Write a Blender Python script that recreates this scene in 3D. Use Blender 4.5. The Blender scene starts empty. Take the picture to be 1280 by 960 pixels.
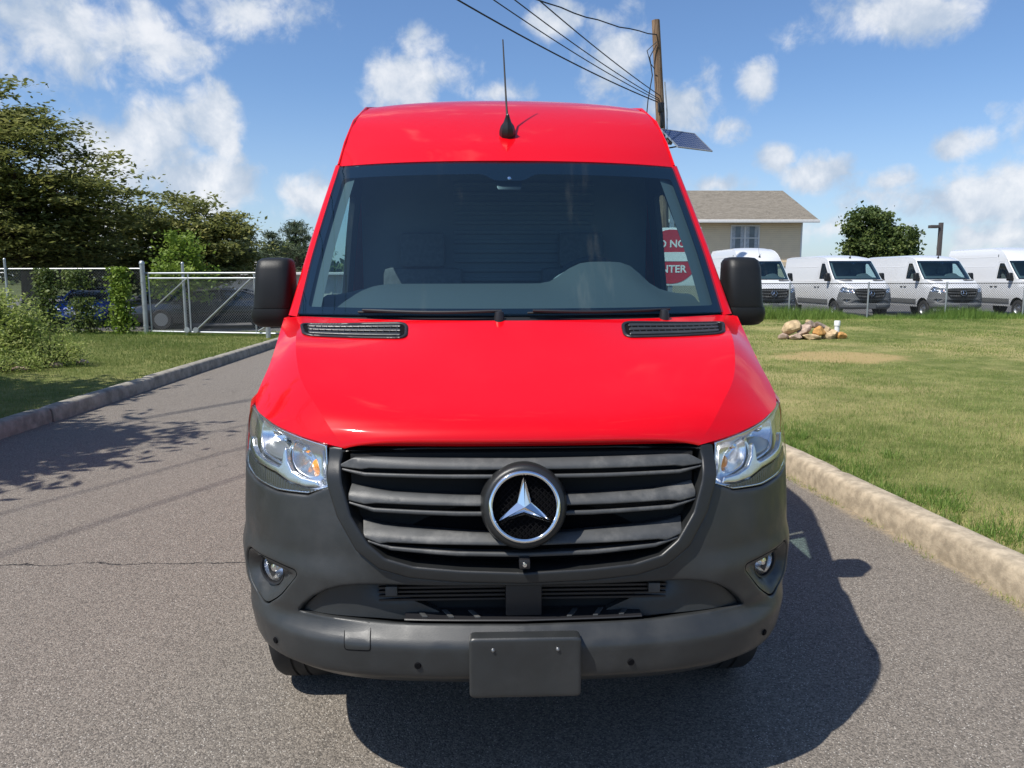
import bpy, bmesh, math, random
import numpy as np
from math import sin, cos, pi, radians, hypot
from mathutils import Vector, Matrix
from mathutils.geometry import delaunay_2d_cdt

random.seed(7); RNG = np.random.default_rng(7)
SC = bpy.context.scene
COL = SC.collection

# ---------------------------------------------------------------- camera
cam = bpy.data.cameras.new('camera'); cam_o = bpy.data.objects.new('camera', cam); COL.objects.link(cam_o)
cam.sensor_width = 36.0; cam.lens = 27.0; cam.clip_start = 0.05; cam.clip_end = 5000
YAW, PITCH, ROLL = 0.03057, radians(8.0), -0.00207
fw = Vector((sin(YAW)*cos(PITCH), cos(YAW)*cos(PITCH), -sin(PITCH)))
rt = Vector((cos(YAW), -sin(YAW), 0)); up = rt.cross(fw)
r2 = rt*cos(ROLL) + up*sin(ROLL); u2 = -rt*sin(ROLL) + up*cos(ROLL)
cam_o.matrix_world = Matrix(((r2.x, u2.x, -fw.x, -0.1015), (r2.y, u2.y, -fw.y, -2.12), (r2.z, u2.z, -fw.z, 1.65), (0, 0, 0, 1)))
SC.camera = cam_o
SC.view_settings.view_transform = 'Standard'; SC.view_settings.look = 'None'
SC.view_settings.exposure = 0.5; SC.view_settings.gamma = 1.0
SC.render.resolution_x = 1024; SC.render.resolution_y = 768

# ---------------------------------------------------------------- sun
SUN = Vector((0.555, 0.375, -1.0)).normalized()          # direction the light travels
sl = bpy.data.lights.new('sun', 'SUN'); sl.energy = 4.3; sl.angle = radians(0.55); sl.color = (1.0, 0.955, 0.88)
so = bpy.data.objects.new('sun', sl); COL.objects.link(so); so.location = (-30, -20, 50)
so.rotation_euler = SUN.to_track_quat('-Z', 'Y').to_euler()
SUN_EL = math.asin(-SUN.z); SUN_AZ = math.atan2(-SUN.x, -SUN.y)

# ---------------------------------------------------------------- sky with clouds
class NT:
    def __init__(s, tree): s.t = tree; s.n = tree.nodes; s.l = tree.links
    def node(s, typ, **kw):
        n = s.n.new(typ)
        for k, v in kw.items(): setattr(n, k, v)
        return n
    def put(s, sock, v):
        if isinstance(v, bpy.types.NodeSocket): s.l.new(v, sock)
        else: sock.default_value = v
    def math(s, op, a, b=0.0, c=0.0, clamp=False):
        n = s.node('ShaderNodeMath', operation=op); n.use_clamp = clamp
        s.put(n.inputs[0], a); s.put(n.inputs[1], b); s.put(n.inputs[2], c); return n.outputs[0]
    def mix(s, f, a, b, blend='MIX'):
        n = s.node('ShaderNodeMix', data_type='RGBA', blend_type=blend)
        s.put(n.inputs[0], f); s.put(n.inputs[6], a); s.put(n.inputs[7], b); return n.outputs[2]
    def noise(s, vec, scale, detail=4, rough=.5, dist=0.0):
        n = s.node('ShaderNodeTexNoise'); s.put(n.inputs['Vector'], vec)
        n.inputs['Scale'].default_value = scale; n.inputs['Detail'].default_value = detail
        n.inputs['Roughness'].default_value = rough; n.inputs['Distortion'].default_value = dist; return n.outputs[0]
    def step(s, v, a, b, lo=0.0, hi=1.0):
        n = s.node('ShaderNodeMapRange', interpolation_type='SMOOTHSTEP')
        s.put(n.inputs[0], v); s.put(n.inputs[1], a); s.put(n.inputs[2], b); s.put(n.inputs[3], lo); s.put(n.inputs[4], hi); return n.outputs[0]

w = bpy.data.worlds.new('World'); SC.world = w; w.use_nodes = True
N = NT(w.node_tree); N.n.clear()
sky = N.node('ShaderNodeTexSky', sky_type='NISHITA'); sky.sun_disc = False
sky.sun_elevation = SUN_EL; sky.sun_rotation = SUN_AZ; sky.air_density = 1.0; sky.dust_density = 0.6; sky.ozone_density = 2.0
tc = N.node('ShaderNodeTexCoord'); dirv = tc.outputs['Generated']
sep = N.node('ShaderNodeSeparateXYZ'); N.put(sep.inputs[0], dirv); dx, dy, dz = sep.outputs
az = N.math('MULTIPLY', N.math('ARCTAN2', dx, dy), 180/pi)
el = N.math('MULTIPLY', N.math('ARCSINE', dz), 180/pi)
# cumulus banks: azimuth, elevation, half width, half height (degrees)
CLOUDS = [(-26.6,15.4,10.5,3.2,.85),(-16.8,16.9,6,2.2,.85),(-22.6,8.3,2.6,3.2,1),(-18.6,10.2,1.9,2.9,1.1),(-21.9,9.3,1.8,2.2,1.05),(-24.6,7.4,4.2,3.0,1.15),
 (-20.3,6.1,6.0,2.8,1.15),(-13.3,5.5,2.6,1.9,1.05),(-4.2,13.6,4.0,1.9,1),(-4.7,16,1.6,1.9,.8),(8.8,14.8,2.4,3,.9),(13.6,11,2.4,2.1,1),
 (.6,12.8,1.8,.9,.8),(16.3,6.3,2.6,1,1),(26.1,16.3,5.2,2.1,1),(23.3,6.8,2.7,1.5,1.05),(31,8.1,2.1,1.0,1),(20.5,7.8,1.4,.9,.8),(32,4.9,8.5,1.7,.9),
 (33.8,2.2,3.4,1,.8),(25.5,3.0,4.6,1.3,.85),(16.7,9.8,1.1,.9,.7),(18.8,12.8,1,1.3,.7),(27.7,6.2,2,.9,.85),(5.1,17.1,1.8,1.1,.7),(-25.2,3.2,8,2.4,1.0),
 (-40,10,8,4,1),(45,9,9,4,1),(55,20,10,4,1),(-55,18,9,4,1),(10,30,9,3,.8),(-15,38,10,4,.8),(35,36,12,4,.9)]
warp = N.node('ShaderNodeVectorMath', operation='SCALE'); N.put(warp.inputs[0], dirv); warp.inputs['Scale'].default_value = 1.0
nz = N.noise(dirv, 9.0, 8, .56, .15)
nzf = N.noise(dirv, 26.0, 8, .62, .4)
cov = None
for a, e, ra, re, k in CLOUDS:
    x = N.math('MULTIPLY', N.math('SUBTRACT', az, a), 1/ra); y = N.math('MULTIPLY', N.math('SUBTRACT', el, e), 1/re)
    d = N.math('SQRT', N.math('ADD', N.math('MULTIPLY', x, x), N.math('MULTIPLY', y, y)))
    v = N.math('MULTIPLY', N.math('SUBTRACT', 1.22, d), k)
    cov = v if cov is None else N.math('MAXIMUM', cov, v)
gen = N.math('MULTIPLY', N.math('SUBTRACT', N.noise(dirv, 3.2, 3, .5), .60), 5.0)      # the rest of the dome
away = N.step(N.math('ABSOLUTE', az), 38, 48)
high = N.step(el, 19, 24)
gen = N.math('ADD', gen, N.math('MULTIPLY', N.math('SUBTRACT', N.math('MAXIMUM', away, high), 1.0), 4.0))
cov = N.math('MAXIMUM', cov, gen)
dens = N.math('ADD', N.math('MULTIPLY', cov, .80), N.math('ADD', N.math('MULTIPLY', N.math('SUBTRACT', nz, .5), 2.6), N.math('MULTIPLY', N.math('SUBTRACT', nzf, .5), 1.3)))
alpha = N.step(dens, .0, .66)
thick = N.step(dens, .35, 1.25)
lump = N.noise(dirv, 15.0, 5, .6, .3)
shade = N.math('ADD', N.math('MULTIPLY', thick, .35), N.step(lump, .35, .68, 0, .65), clamp=True)
ccol = N.mix(shade, (3.3, 4.0, 5.0, 1), (7.2, 7.2, 7.3, 1))
hz = N.step(el, 0, 14, .25, 0.0)                                                     # summer haze low on the sky
skyc = N.mix(1.0, sky.outputs[0], (.70, .84, 1.02, 1), 'MULTIPLY')
skyc = N.mix(hz, skyc, (5.0, 5.6, 7.0, 1))
col = N.mix(N.math('MULTIPLY', alpha, .92), skyc, ccol)
bg = N.node('ShaderNodeBackground'); N.put(bg.inputs[0], col); bg.inputs[1].default_value = 0.10
wo = N.node('ShaderNodeOutputWorld'); N.l.new(bg.outputs[0], wo.inputs[0])

# ---------------------------------------------------------------- materials
def new_mat(name):
    m = bpy.data.materials.new(name); m.use_nodes = True; t = NT(m.node_tree); t.n.clear()
    out = t.node('ShaderNodeOutputMaterial'); return m, t, out
def pbr(name, color, rough=.5, metal=0.0, coat=0.0, var=0.0, vscale=8.0, bump=0.0, bscale=60.0, dirt=None, dirt_amt=0.0, spec=.5, rvar=0.0):
    m, t, out = new_mat(name); p = t.node('ShaderNodeBsdfPrincipled'); t.l.new(p.outputs[0], out.inputs[0])
    tc = t.node('ShaderNodeTexCoord'); ob = tc.outputs['Object']; c = (*color, 1)
    if var:
        n = t.noise(ob, vscale, 5, .6); c = t.mix(t.math('MULTIPLY', t.step(n, .3, .7), 1.0), tuple(v*(1-var) for v in color)+(1,), tuple(v*(1+var) for v in color)+(1,))
    if dirt:
        n = t.noise(ob, 5.0, 7, .7); c = t.mix(t.step(n, .45, .8, 0, dirt_amt), c, (*dirt, 1))
    t.put(p.inputs['Base Color'], c)
    p.inputs['Roughness'].default_value = rough; p.inputs['Metallic'].default_value = metal
    if rvar: t.put(p.inputs['Roughness'], t.step(t.noise(ob, 12, 4), .3, .7, max(0.02, rough-rvar), rough+rvar))
    p.inputs['Coat Weight'].default_value = coat; p.inputs['Coat Roughness'].default_value = .045
    p.inputs['Specular IOR Level'].default_value = spec
    if bump:
        b = t.node('ShaderNodeBump'); b.inputs['Strength'].default_value = bump; b.inputs['Distance'].default_value = .004
        t.put(b.inputs['Height'], t.noise(ob, bscale, 3, .6)); t.l.new(b.outputs[0], p.inputs['Normal'])
    return m
def glass(name, tint, ior=1.5, rough=0.0, haze=0.0, hazecol=(.3,.32,.33)):
    m, t, out = new_mat(name)
    tr = t.node('ShaderNodeBsdfTransparent'); tr.inputs[0].default_value = (*tint, 1)
    base = tr.outputs[0]
    if haze:
        d = t.node('ShaderNodeBsdfDiffuse'); d.inputs[0].default_value = (*hazecol, 1)
        mx0 = t.node('ShaderNodeMixShader'); mx0.inputs[0].default_value = haze; t.l.new(base, mx0.inputs[1]); t.l.new(d.outputs[0], mx0.inputs[2]); base = mx0.outputs[0]
    g = t.node('ShaderNodeBsdfGlossy'); g.inputs['Roughness'].default_value = rough
    ge = t.node('ShaderNodeNewGeometry'); fr = t.node('ShaderNodeFresnel'); t.put(fr.inputs[0], t.math('POWER', ior, t.math('SUBTRACT', 1.0, t.math('MULTIPLY', ge.outputs['Backfacing'], 2.0))))
    mx = t.node('ShaderNodeMixShader'); t.l.new(fr.outputs[0], mx.inputs[0]); t.l.new(base, mx.inputs[1]); t.l.new(g.outputs[0], mx.inputs[2])
    t.l.new(mx.outputs[0], out.inputs[0]); return m
M = {}
M['red'] = pbr('red_paint', (.58, .0008, .006), .40, 0, .75, dirt=(.5,.02,.025), dirt_amt=.12, spec=.05)
M['white'] = pbr('white_paint', (.60, .61, .62), .35, 0, .7, dirt=(.6,.58,.54), dirt_amt=.15)
M['plastic'] = pbr('grey_bumper_plastic', (.024, .026, .0268), .40, 0, 0, .12, 3.0, .14, 420, (.075,.074,.072), .26, .55, .08)
M['slat'] = pbr('grille_plastic', (.050, .052, .053), .48, 0, 0, .12, 14, .1, 300, (.26,.25,.23), .55)
M['surround'] = pbr('grille_surround_plastic', (.014, .015, .0155), .40, var=.1, vscale=4, bump=.1, bscale=400, dirt=(.05,.049,.047), dirt_amt=.2)
M['hazed'] = pbr('hazed_plastic', (.115, .12, .122), .6, var=.08, vscale=3)  # bumper plastic of the distant vans, bright haze painted into a lighter grey
M['black'] = pbr('black_plastic', (.014, .014, .016), .42, bump=.08, bscale=300)
M['mirrorblack'] = pbr('mirror_plastic', (.010, .011, .0115), .45, bump=.15, bscale=500, dirt=(.05,.05,.05), dirt_amt=.2, spec=.3)
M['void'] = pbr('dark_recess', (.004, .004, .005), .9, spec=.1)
M['chrome'] = pbr('chrome', (.86, .87, .88), .06, 1)
M['refl'] = pbr('reflector', (.92, .92, .92), .22, 1, rvar=.06)
M['shade'] = pbr('headlight_shade', (.34, .35, .35), .35, .8)
M['satin'] = pbr('satin_silver', (.72, .74, .77), .26, 1)
M['amber'] = pbr('amber_plastic', (.85, .30, .03), .25, 0, .5)
M['flute'] = pbr('fluted_strip', (.10, .105, .105), .25, .6)
M['rubber'] = pbr('tyre_rubber', (.018, .018, .018), .75, var=.2, bump=.2, bscale=200)
M['steel'] = pbr('steel_rim', (.35, .36, .37), .4, .9)
M['lens'] = glass('clear_lens', (.96, .97, .98), 1.42)
M['wglass'] = glass('windshield_glass', (.64, .85, .90), 1.72, haze=.007, hazecol=(.12,.42,.60))  # blue diffuse haze mixed in as a painted reflection of the sky
M['sglass'] = glass('side_glass', (.76, .90, .88), 1.45)
M['mglass'] = pbr('mirror_glass', (.8,.82,.85), .02, 1)
M['frit'] = pbr('black_frit', (.004, .006, .009), .12, spec=.5)
M['dash'] = pbr('dashboard_plastic', (.055, .058, .06), .7, bump=.1, bscale=200)
M['binn'] = pbr('binnacle_plastic', (.20, .21, .21), .7)
M['seat'] = pbr('seat_fabric', (.09, .09, .095), .9, var=.2, vscale=40)
M['trim'] = pbr('pillar_trim', (.075, .08, .08), .8)
M['inner'] = pbr('interior_dark', (.035, .037, .04), .8)
M['bulk'] = pbr('bulkhead_panel', (.11,.115,.12), .6, var=.15, vscale=2)
M['under'] = pbr('underbody', (.01,.01,.01), .9)

# ---------------------------------------------------------------- mesh helpers
def link(o): COL.objects.link(o); return o
class MB:
    def __init__(s): s.v = []; s.f = []
    def add(s, vs, fs):
        b = len(s.v); s.v += [tuple(p) for p in vs]; s.f += [tuple(i+b for i in f) for f in fs]
    def grid(s, rows, closed=False, flip=False):
        n = len(rows[0]); b = len(s.v)
        for r in rows: s.v += [tuple(p) for p in r]
        for i in range(len(rows)-1):
            for j in range(n if closed else n-1):
                k = (j+1) % n; q = (b+i*n+j, b+i*n+k, b+(i+1)*n+k, b+(i+1)*n+j)
                s.f.append(q[::-1] if flip else q)
    def box(s, lo, hi):
        x0,y0,z0 = lo; x1,y1,z1 = hi
        s.add([(x0,y0,z0),(x1,y0,z0),(x1,y1,z0),(x0,y1,z0),(x0,y0,z1),(x1,y0,z1),(x1,y1,z1),(x0,y1,z1)],
              [(3,2,1,0),(4,5,6,7),(0,1,5,4),(1,2,6,5),(2,3,7,6),(3,0,4,7)])
    def obox(s, c, ax, ay, az):
        c, ax, ay, az = Vector(c), Vector(ax), Vector(ay), Vector(az)
        p = [c+sx*ax+sy*ay+sz*az for sz in (-1,1) for sx,sy in ((-1,-1),(1,-1),(1,1),(-1,1))]
        s.add(p, [(3,2,1,0),(4,5,6,7),(0,1,5,4),(1,2,6,5),(2,3,7,6),(3,0,4,7)])
    def tube(s, pts, rad, n=8, cap=True):
        pts = [Vector(p) for p in pts]; rows = []
        rs = rad if isinstance(rad, (list, tuple)) else [rad]*len(pts)
        t0 = (pts[1]-pts[0]).normalized(); a = t0.orthogonal().normalized()
        for i, p in enumerate(pts):
            t = (pts[min(i+1,len(pts)-1)]-pts[max(i-1,0)]).normalized()
            a = (a - t*a.dot(t)); a = a.normalized() if a.length > 1e-6 else t.orthogonal().normalized(); b = t.cross(a)
            rows.append([p + (a*cos(2*pi*k/n)+b*sin(2*pi*k/n))*rs[i] for k in range(n)])
        b0 = len(s.v); s.grid(rows, True)
        if cap:
            s.f.append(tuple(range(b0+n-1, b0-1, -1))); e = b0+(len(rows)-1)*n; s.f.append(tuple(range(e, e+n)))
    def lathe(s, prof, n=24, M4=None):       # profile (r, h) about local z
        rows = [[(r*cos(2*pi*k/n), r*sin(2*pi*k/n), h) for k in range(n)] for r, h in prof]
        if M4 is not None: rows = [[tuple(M4 @ Vector(p)) for p in r] for r in rows]
        s.grid(rows, True)
    def build(s, name, mat=None, parent=None, smooth=False, bevel=0.0, sharp=35, tris=None):
        me = bpy.data.meshes.new(name); me.from_pydata(s.v, [], s.f); me.validate()
        if mat is not None: me.materials.append(mat)
        o = link(bpy.data.objects.new(name, me))
        if parent is not None: o.parent = parent
        if bevel:
            bm = bmesh.new(); bm.from_mesh(me); bmesh.ops.remove_doubles(bm, verts=bm.verts, dist=1e-5)
            bmesh.ops.bevel(bm, geom=[e for e in bm.edges if len(e.link_faces)==2 and e.calc_face_angle() > radians(30)], offset=bevel, segments=2, affect='EDGES', profile=.6)
            bm.to_mesh(me); bm.free()
        if smooth or bevel:
            me.polygons.foreach_set('use_smooth', [True]*len(me.polygons))
            me.set_sharp_from_angle(angle=radians(sharp))
        return o
def tag(o, label=None, cat=None, group=None, kind=None):
    if label: o['label'] = label
    if cat: o['category'] = cat
    if group: o['group'] = group
    if kind: o['kind'] = kind
    return o
def empty(name, loc=(0,0,0), rz=0):
    o = link(bpy.data.objects.new(name, None)); o.location = loc; o.rotation_euler = (0,0,rz); o.empty_display_size = .2; return o
def copy_tree(o, parent=None):
    c = o.copy(); COL.objects.link(c)
    if parent is not None: c.parent = parent
    for ch in list(o.children): copy_tree(ch, c)
    return c
def ss(t): t = max(0.0, min(1.0, t)); return t*t*(3-2*t)
def interp(tab, t):
    n = len(tab)
    if t <= tab[0][0]: a, b = tab[0], tab[1]; return a[1]+(b[1]-a[1])/(b[0]-a[0])*(t-a[0])
    if t >= tab[-1][0]: a, b = tab[-2], tab[-1]; return b[1]+(b[1]-a[1])/(b[0]-a[0])*(t-b[0])
    i = 0
    while tab[i+1][0] < t: i += 1
    def sl(k):
        if k == 0: return (tab[1][1]-tab[0][1])/(tab[1][0]-tab[0][0])
        if k == n-1: return (tab[-1][1]-tab[-2][1])/(tab[-1][0]-tab[-2][0])
        a = (tab[k][1]-tab[k-1][1])/(tab[k][0]-tab[k-1][0]); b = (tab[k+1][1]-tab[k][1])/(tab[k+1][0]-tab[k][0])
        return 0 if a*b <= 0 else 2*a*b/(a+b)
    (x0,y0),(x1,y1) = tab[i], tab[i+1]; h = x1-x0; s = (t-x0)/h; m0, m1 = sl(i)*h, sl(i+1)*h
    return (2*s**3-3*s*s+1)*y0+(s**3-2*s*s+s)*m0+(-2*s**3+3*s*s)*y1+(s**3-s*s)*m1
def crspl(pts, t):            # Catmull-Rom through points, t in [0,1]
    n = len(pts)-1; f = min(max(t*n, 0), n-1e-9); i = int(f); s = f-i
    p = [Vector(pts[max(0,min(n,i+k))]) for k in (-1,0,1,2)]
    if i == 0: p[0] = p[1]*2-p[2]
    if i == n-1: p[3] = p[2]*2-p[1]
    return .5*((2*p[1])+(p[2]-p[0])*s+(2*p[0]-5*p[1]+4*p[2]-p[3])*s*s+(3*p[1]-p[0]-3*p[2]+p[3])*s**3)
def spl_closed(pts, step=.01):
    n = len(pts); out = []
    for i in range(n):
        p = [Vector((*pts[(i+k) % n], 0)) for k in (-1,0,1,2)]; m = max(1, int((p[2]-p[1]).length/step))
        for j in range(m):
            s = j/m; q = .5*((2*p[1])+(p[2]-p[0])*s+(2*p[0]-5*p[1]+4*p[2]-p[3])*s*s+(3*p[1]-p[0]-3*p[2]+p[3])*s**3); out.append((q.x, q.y))
    return out
def rcorner(pts, r, k=5):      # round the corners of a polygon
    out = []; n = len(pts)
    for i in range(n):
        a, b, c = Vector(pts[i-1]), Vector(pts[i]), Vector(pts[(i+1) % n])
        d1, d2 = (a-b), (c-b); rr = min(r, d1.length*.45, d2.length*.45); p, q = b+d1.normalized()*rr, b+d2.normalized()*rr
        for j in range(k+1):
            t = j/k; out.append(tuple(p*(1-t)**2+b*2*t*(1-t)+q*t*t))
    return out
def sym(half): return [(u, z) for u, z in half] + [(-u, z) for u, z in reversed(half) if abs(u) > 1e-6]
def mir(pts): return [(-u, z) for u, z in reversed(pts)]
def resample(pts, step):
    out = []
    for i in range(len(pts)):
        a, b = pts[i], pts[(i+1) % len(pts)]; L = hypot(b[0]-a[0], b[1]-a[1])
        if L < step*.12: continue
        m = max(1, int(round(L/step)))
        out += [(a[0]+(b[0]-a[0])*j/m, a[1]+(b[1]-a[1])*j/m) for j in range(m)]
    return out
def inside(P, poly):
    x, y = P[:,0], P[:,1]; r = np.zeros(len(P), bool); q = np.array(poly); n = len(q)
    for i in range(n):
        x0,y0 = q[i-1]; x1,y1 = q[i]
        if y0 == y1: continue
        c = ((y0 > y) != (y1 > y)) & (x < (x1-x0)*(y-y0)/(y1-y0)+x0); r ^= c
    return r
def edist(P, poly):
    q = np.array(poly); d = np.full(len(P), 1e9)
    for i in range(len(q)):
        a, b = q[i-1], q[i]; ab = b-a; L = (ab@ab) or 1e-12
        t = np.clip(((P-a)@ab)/L, 0, 1); d = np.minimum(d, np.hypot(*(P-(a+t[:,None]*ab)).T))
    return d
def patch(name, sf, outline, holes=(), sp=.02, off=0.0, thick=.015, rnd=0.0, mat=None, parent=None, hthick=None, bstep=None, sharp=40, zs=1.0):
    """fill an outline on a parametric surface, with rounded edges and a rim going inward"""
    bstep = bstep or sp*.6
    loops = [resample(outline, bstep)]+[resample(h, bstep) for h in holes]
    A = np.array(loops[0]); lo, hi = A.min(0), A.max(0)
    gx = np.arange(lo[0], hi[0]+sp, sp); gy = np.arange(lo[1], hi[1]+sp*.87, sp*.87)
    G = np.array([(x+(.5*sp if j % 2 else 0), y) for j, y in enumerate(gy) for x in gx])
    keep = inside(G, loops[0])
    for h in loops[1:]: keep &= ~inside(G, h)
    G = G[keep]; extra = []
    if rnd:
        for lp in loops:
            q = np.array(lp); t = np.roll(q,-1,0)-np.roll(q,1,0); t /= np.maximum(np.linalg.norm(t,axis=1,keepdims=True),1e-9); nn = np.stack([-t[:,1],t[:,0]],1)
            for d in (.25*rnd, .6*rnd, 1.05*rnd):
                for sgn in (1,-1): extra.append(q+nn*sgn*d)
        E_ = np.concatenate(extra); k = inside(E_, loops[0])
        for h in loops[1:]: k &= ~inside(E_, h)
        E_ = E_[k]; de = np.min([edist(E_, lp) for lp in loops], 0); E_ = E_[de > .2*rnd]
    if len(G):
        dg = np.min([edist(G, lp) for lp in loops], 0); G = G[dg > max(sp*.45, rnd*1.3)]
    pts = [p for lp in loops for p in lp]; nb = len(pts); edges = []; b = 0
    for lp in loops:
        edges += [(b+i, b+(i+1) % len(lp)) for i in range(len(lp))]; b += len(lp)
    if rnd and len(E_): pts += [tuple(p) for p in E_]
    pts += [tuple(p) for p in G]
    vs, es, fs, *_r = delaunay_2d_cdt([Vector(p) for p in pts], edges, [], 0, 1e-6)
    V = np.array([(v.x, v.y) for v in vs]); F = np.array([f for f in fs if len(f) == 3]); c = V[F].mean(1)
    k = inside(c, loops[0])
    for h in loops[1:]: k &= ~inside(c, h)
    F = F[k]
    D = np.min([edist(V, lp) for lp in loops], 0) if rnd else None
    out = []; nrm = []
    for i, (u, z) in enumerate(V):
        p = Vector(sf(u, z)); e = 2e-3
        n = (Vector(sf(u+e, z))-Vector(sf(u-e, z))).cross(Vector(sf(u, z+e))-Vector(sf(u, z-e))).normalized()
        o = off(u, z) if callable(off) else off
        if rnd and D[i] < rnd: s = 1-D[i]/rnd; o -= rnd*.6*(1-math.sqrt(max(0, 1-s*s)))
        out.append(p+n*o); nrm.append(n)
    mb = MB(); mb.v = [tuple(p) for p in out]
    a2 = (V[F[:,1]]-V[F[:,0]]); b2 = (V[F[:,2]]-V[F[:,0]]); cw = a2[:,0]*b2[:,1]-a2[:,1]*b2[:,0]
    mb.f = [tuple(int(x) for x in (f if s > 0 else f[::-1])) for f, s in zip(F, cw)]
    if thick:
        ht = hthick if hthick is not None else thick
        key = {}
        for i, (u, z) in enumerate(V): key[(round(u,4), round(z,4))] = i
        for li, lp in enumerate(loops):
            T = thick if li == 0 else (ht[li-1] if isinstance(ht, (list, tuple)) else ht)
            idx = [key.get((round(p[0],4), round(p[1],4))) for p in lp]; idx = [i for i in idx if i is not None]
            if len(idx) < 3: continue
            q = np.array([V[i] for i in idx]); area = np.sum(q[:,0]*np.roll(q[:,1],-1)-np.roll(q[:,0],-1)*q[:,1])
            a = len(mb.v); mb.v += [tuple(out[i]) for i in idx]; mb.v += [tuple(out[i]-nrm[i]*T) for i in idx]; n = len(idx)
            for i in range(n):
                j = (i+1) % n; f = (a+i, a+n+i, a+n+j, a+j)
                mb.f.append(f if (area > 0) == (li == 0) else f[::-1])
    return mb.build(name, mat, parent, smooth=True, sharp=sharp)

# ================================================================ SETTING: ground, road, kerbs, lawns
def fbm(x, y, s):
    from mathutils import noise
    return noise.fractal(Vector((x*s, y*s, 3.1)), 1.0, 2.0, 4)
def sheet(name, x0, x1, y0, y1, z, nx, ny, mat, amp=0.0, sc=.3, zf=None):
    mb = MB(); rows = []
    for j in range(ny+1):
        y = y0+(y1-y0)*j/ny
        rows.append([(x0+(x1-x0)*i/nx, y, (zf(x0+(x1-x0)*i/nx, y) if zf else z)+(amp*fbm(x0+(x1-x0)*i/nx, y, sc) if amp else 0)) for i in range(nx+1)])
    mb.grid(rows); o = mb.build(name, mat, smooth=True, sharp=180); tag(o, kind='structure'); return o

def m_asphalt():
    m, t, out = new_mat('asphalt'); p = t.node('ShaderNodeBsdfPrincipled'); t.l.new(p.outputs[0], out.inputs[0])
    ob = t.node('ShaderNodeTexCoord').outputs['Object']
    def vor(scale, feat='F1'):
        v = t.node('ShaderNodeTexVoronoi', feature=feat); t.put(v.inputs['Vector'], ob); v.inputs['Scale'].default_value = scale; return v
    v1 = vor(150); v2 = vor(300)
    ca = t.node('ShaderNodeSeparateColor'); t.put(ca.inputs[0], v1.outputs['Color'])
    cb = t.node('ShaderNodeSeparateColor'); t.put(cb.inputs[0], v2.outputs['Color'])
    big = t.noise(ob, .55, 5, .6); mid = t.noise(ob, 5, 5, .65)
    base = t.mix(big, (.105,.091,.076,1), (.19,.166,.139,1))
    base = t.mix(t.step(mid, .35, .7, 0, .35), base, (.215,.19,.16,1))
    stone = t.mix(ca.outputs[0], (.066,.057,.048,1), (.34,.298,.25,1))
    base = t.mix(.62, base, stone)
    base = t.mix(t.step(cb.outputs[1], .6, 1.0, 0, .55), base, (.045,.043,.042,1))
    bright = t.math('MULTIPLY', t.step(ca.outputs[2], .93, .97), t.step(v1.outputs['Distance'], .45, .25))
    base = t.mix(bright, base, (.50,.47,.42,1))
    # a thin crack across the lane and a few hairlines
    mp = t.node('ShaderNodeMapping'); t.put(mp.inputs[0], ob)
    sx = t.node('ShaderNodeSeparateXYZ'); t.put(sx.inputs[0], ob)
    wob = t.math('MULTIPLY', t.math('SUBTRACT', t.noise(ob, 2.2, 6, .7), .5), .28)
    dcr = t.math('ABSOLUTE', t.math('SUBTRACT', t.math('ADD', sx.outputs[1], wob), 2.22))
    crk = t.math('MULTIPLY', t.step(dcr, .012, .003), t.math('MULTIPLY', t.step(sx.outputs[0], -.9, -1.6), t.step(t.noise(ob, 3, 2), .36, .5)))
    hv = t.node('ShaderNodeTexVoronoi', feature='DISTANCE_TO_EDGE'); hv.inputs['Scale'].default_value = .42
    wv = t.node('ShaderNodeVectorMath', operation='ADD'); nn = t.node('ShaderNodeTexNoise'); t.put(nn.inputs['Vector'], ob); nn.inputs['Scale'].default_value = 2; nn.inputs['Detail'].default_value = 5
    t.put(wv.inputs[0], ob); t.put(wv.inputs[1], nn.outputs['Color']); t.put(hv.inputs['Vector'], wv.outputs[0])
    hair = t.math('MULTIPLY', t.step(hv.outputs['Distance'], .004, .001), t.step(t.noise(ob, .7, 2), .55, .62))
    base = t.mix(t.math('MAXIMUM', crk, t.math('MULTIPLY', hair, .5)), base, (.02,.019,.018,1))
    # sandy drift along the right kerb
    edge = t.math('SUBTRACT', sx.outputs[0], t.math('SUBTRACT', 2.76, t.math('MULTIPLY', sx.outputs[1], .075)))
    sand = t.math('MULTIPLY', t.step(t.math('ADD', edge, t.math('MULTIPLY', t.math('SUBTRACT', t.noise(ob, 4, 5, .7), .5), .35)), -.17, -.05), t.step(t.noise(ob, 30, 4, .7), .25, .6))
    base = t.mix(t.math('MULTIPLY', sand, .75), base, (.34,.27,.17,1))
    t.put(p.inputs['Base Color'], base); p.inputs['Roughness'].default_value = .85; p.inputs['Specular IOR Level'].default_value = .35
    b = t.node('ShaderNodeBump'); b.inputs['Strength'].default_value = .7; b.inputs['Distance'].default_value = .005
    h = t.math('ADD', t.math('MULTIPLY', v1.outputs['Distance'], -1.0), t.math('MULTIPLY', v2.outputs['Distance'], -.5)); t.put(b.inputs['Height'], h); t.l.new(b.outputs[0], p.inputs['Normal'])
    return m
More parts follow.
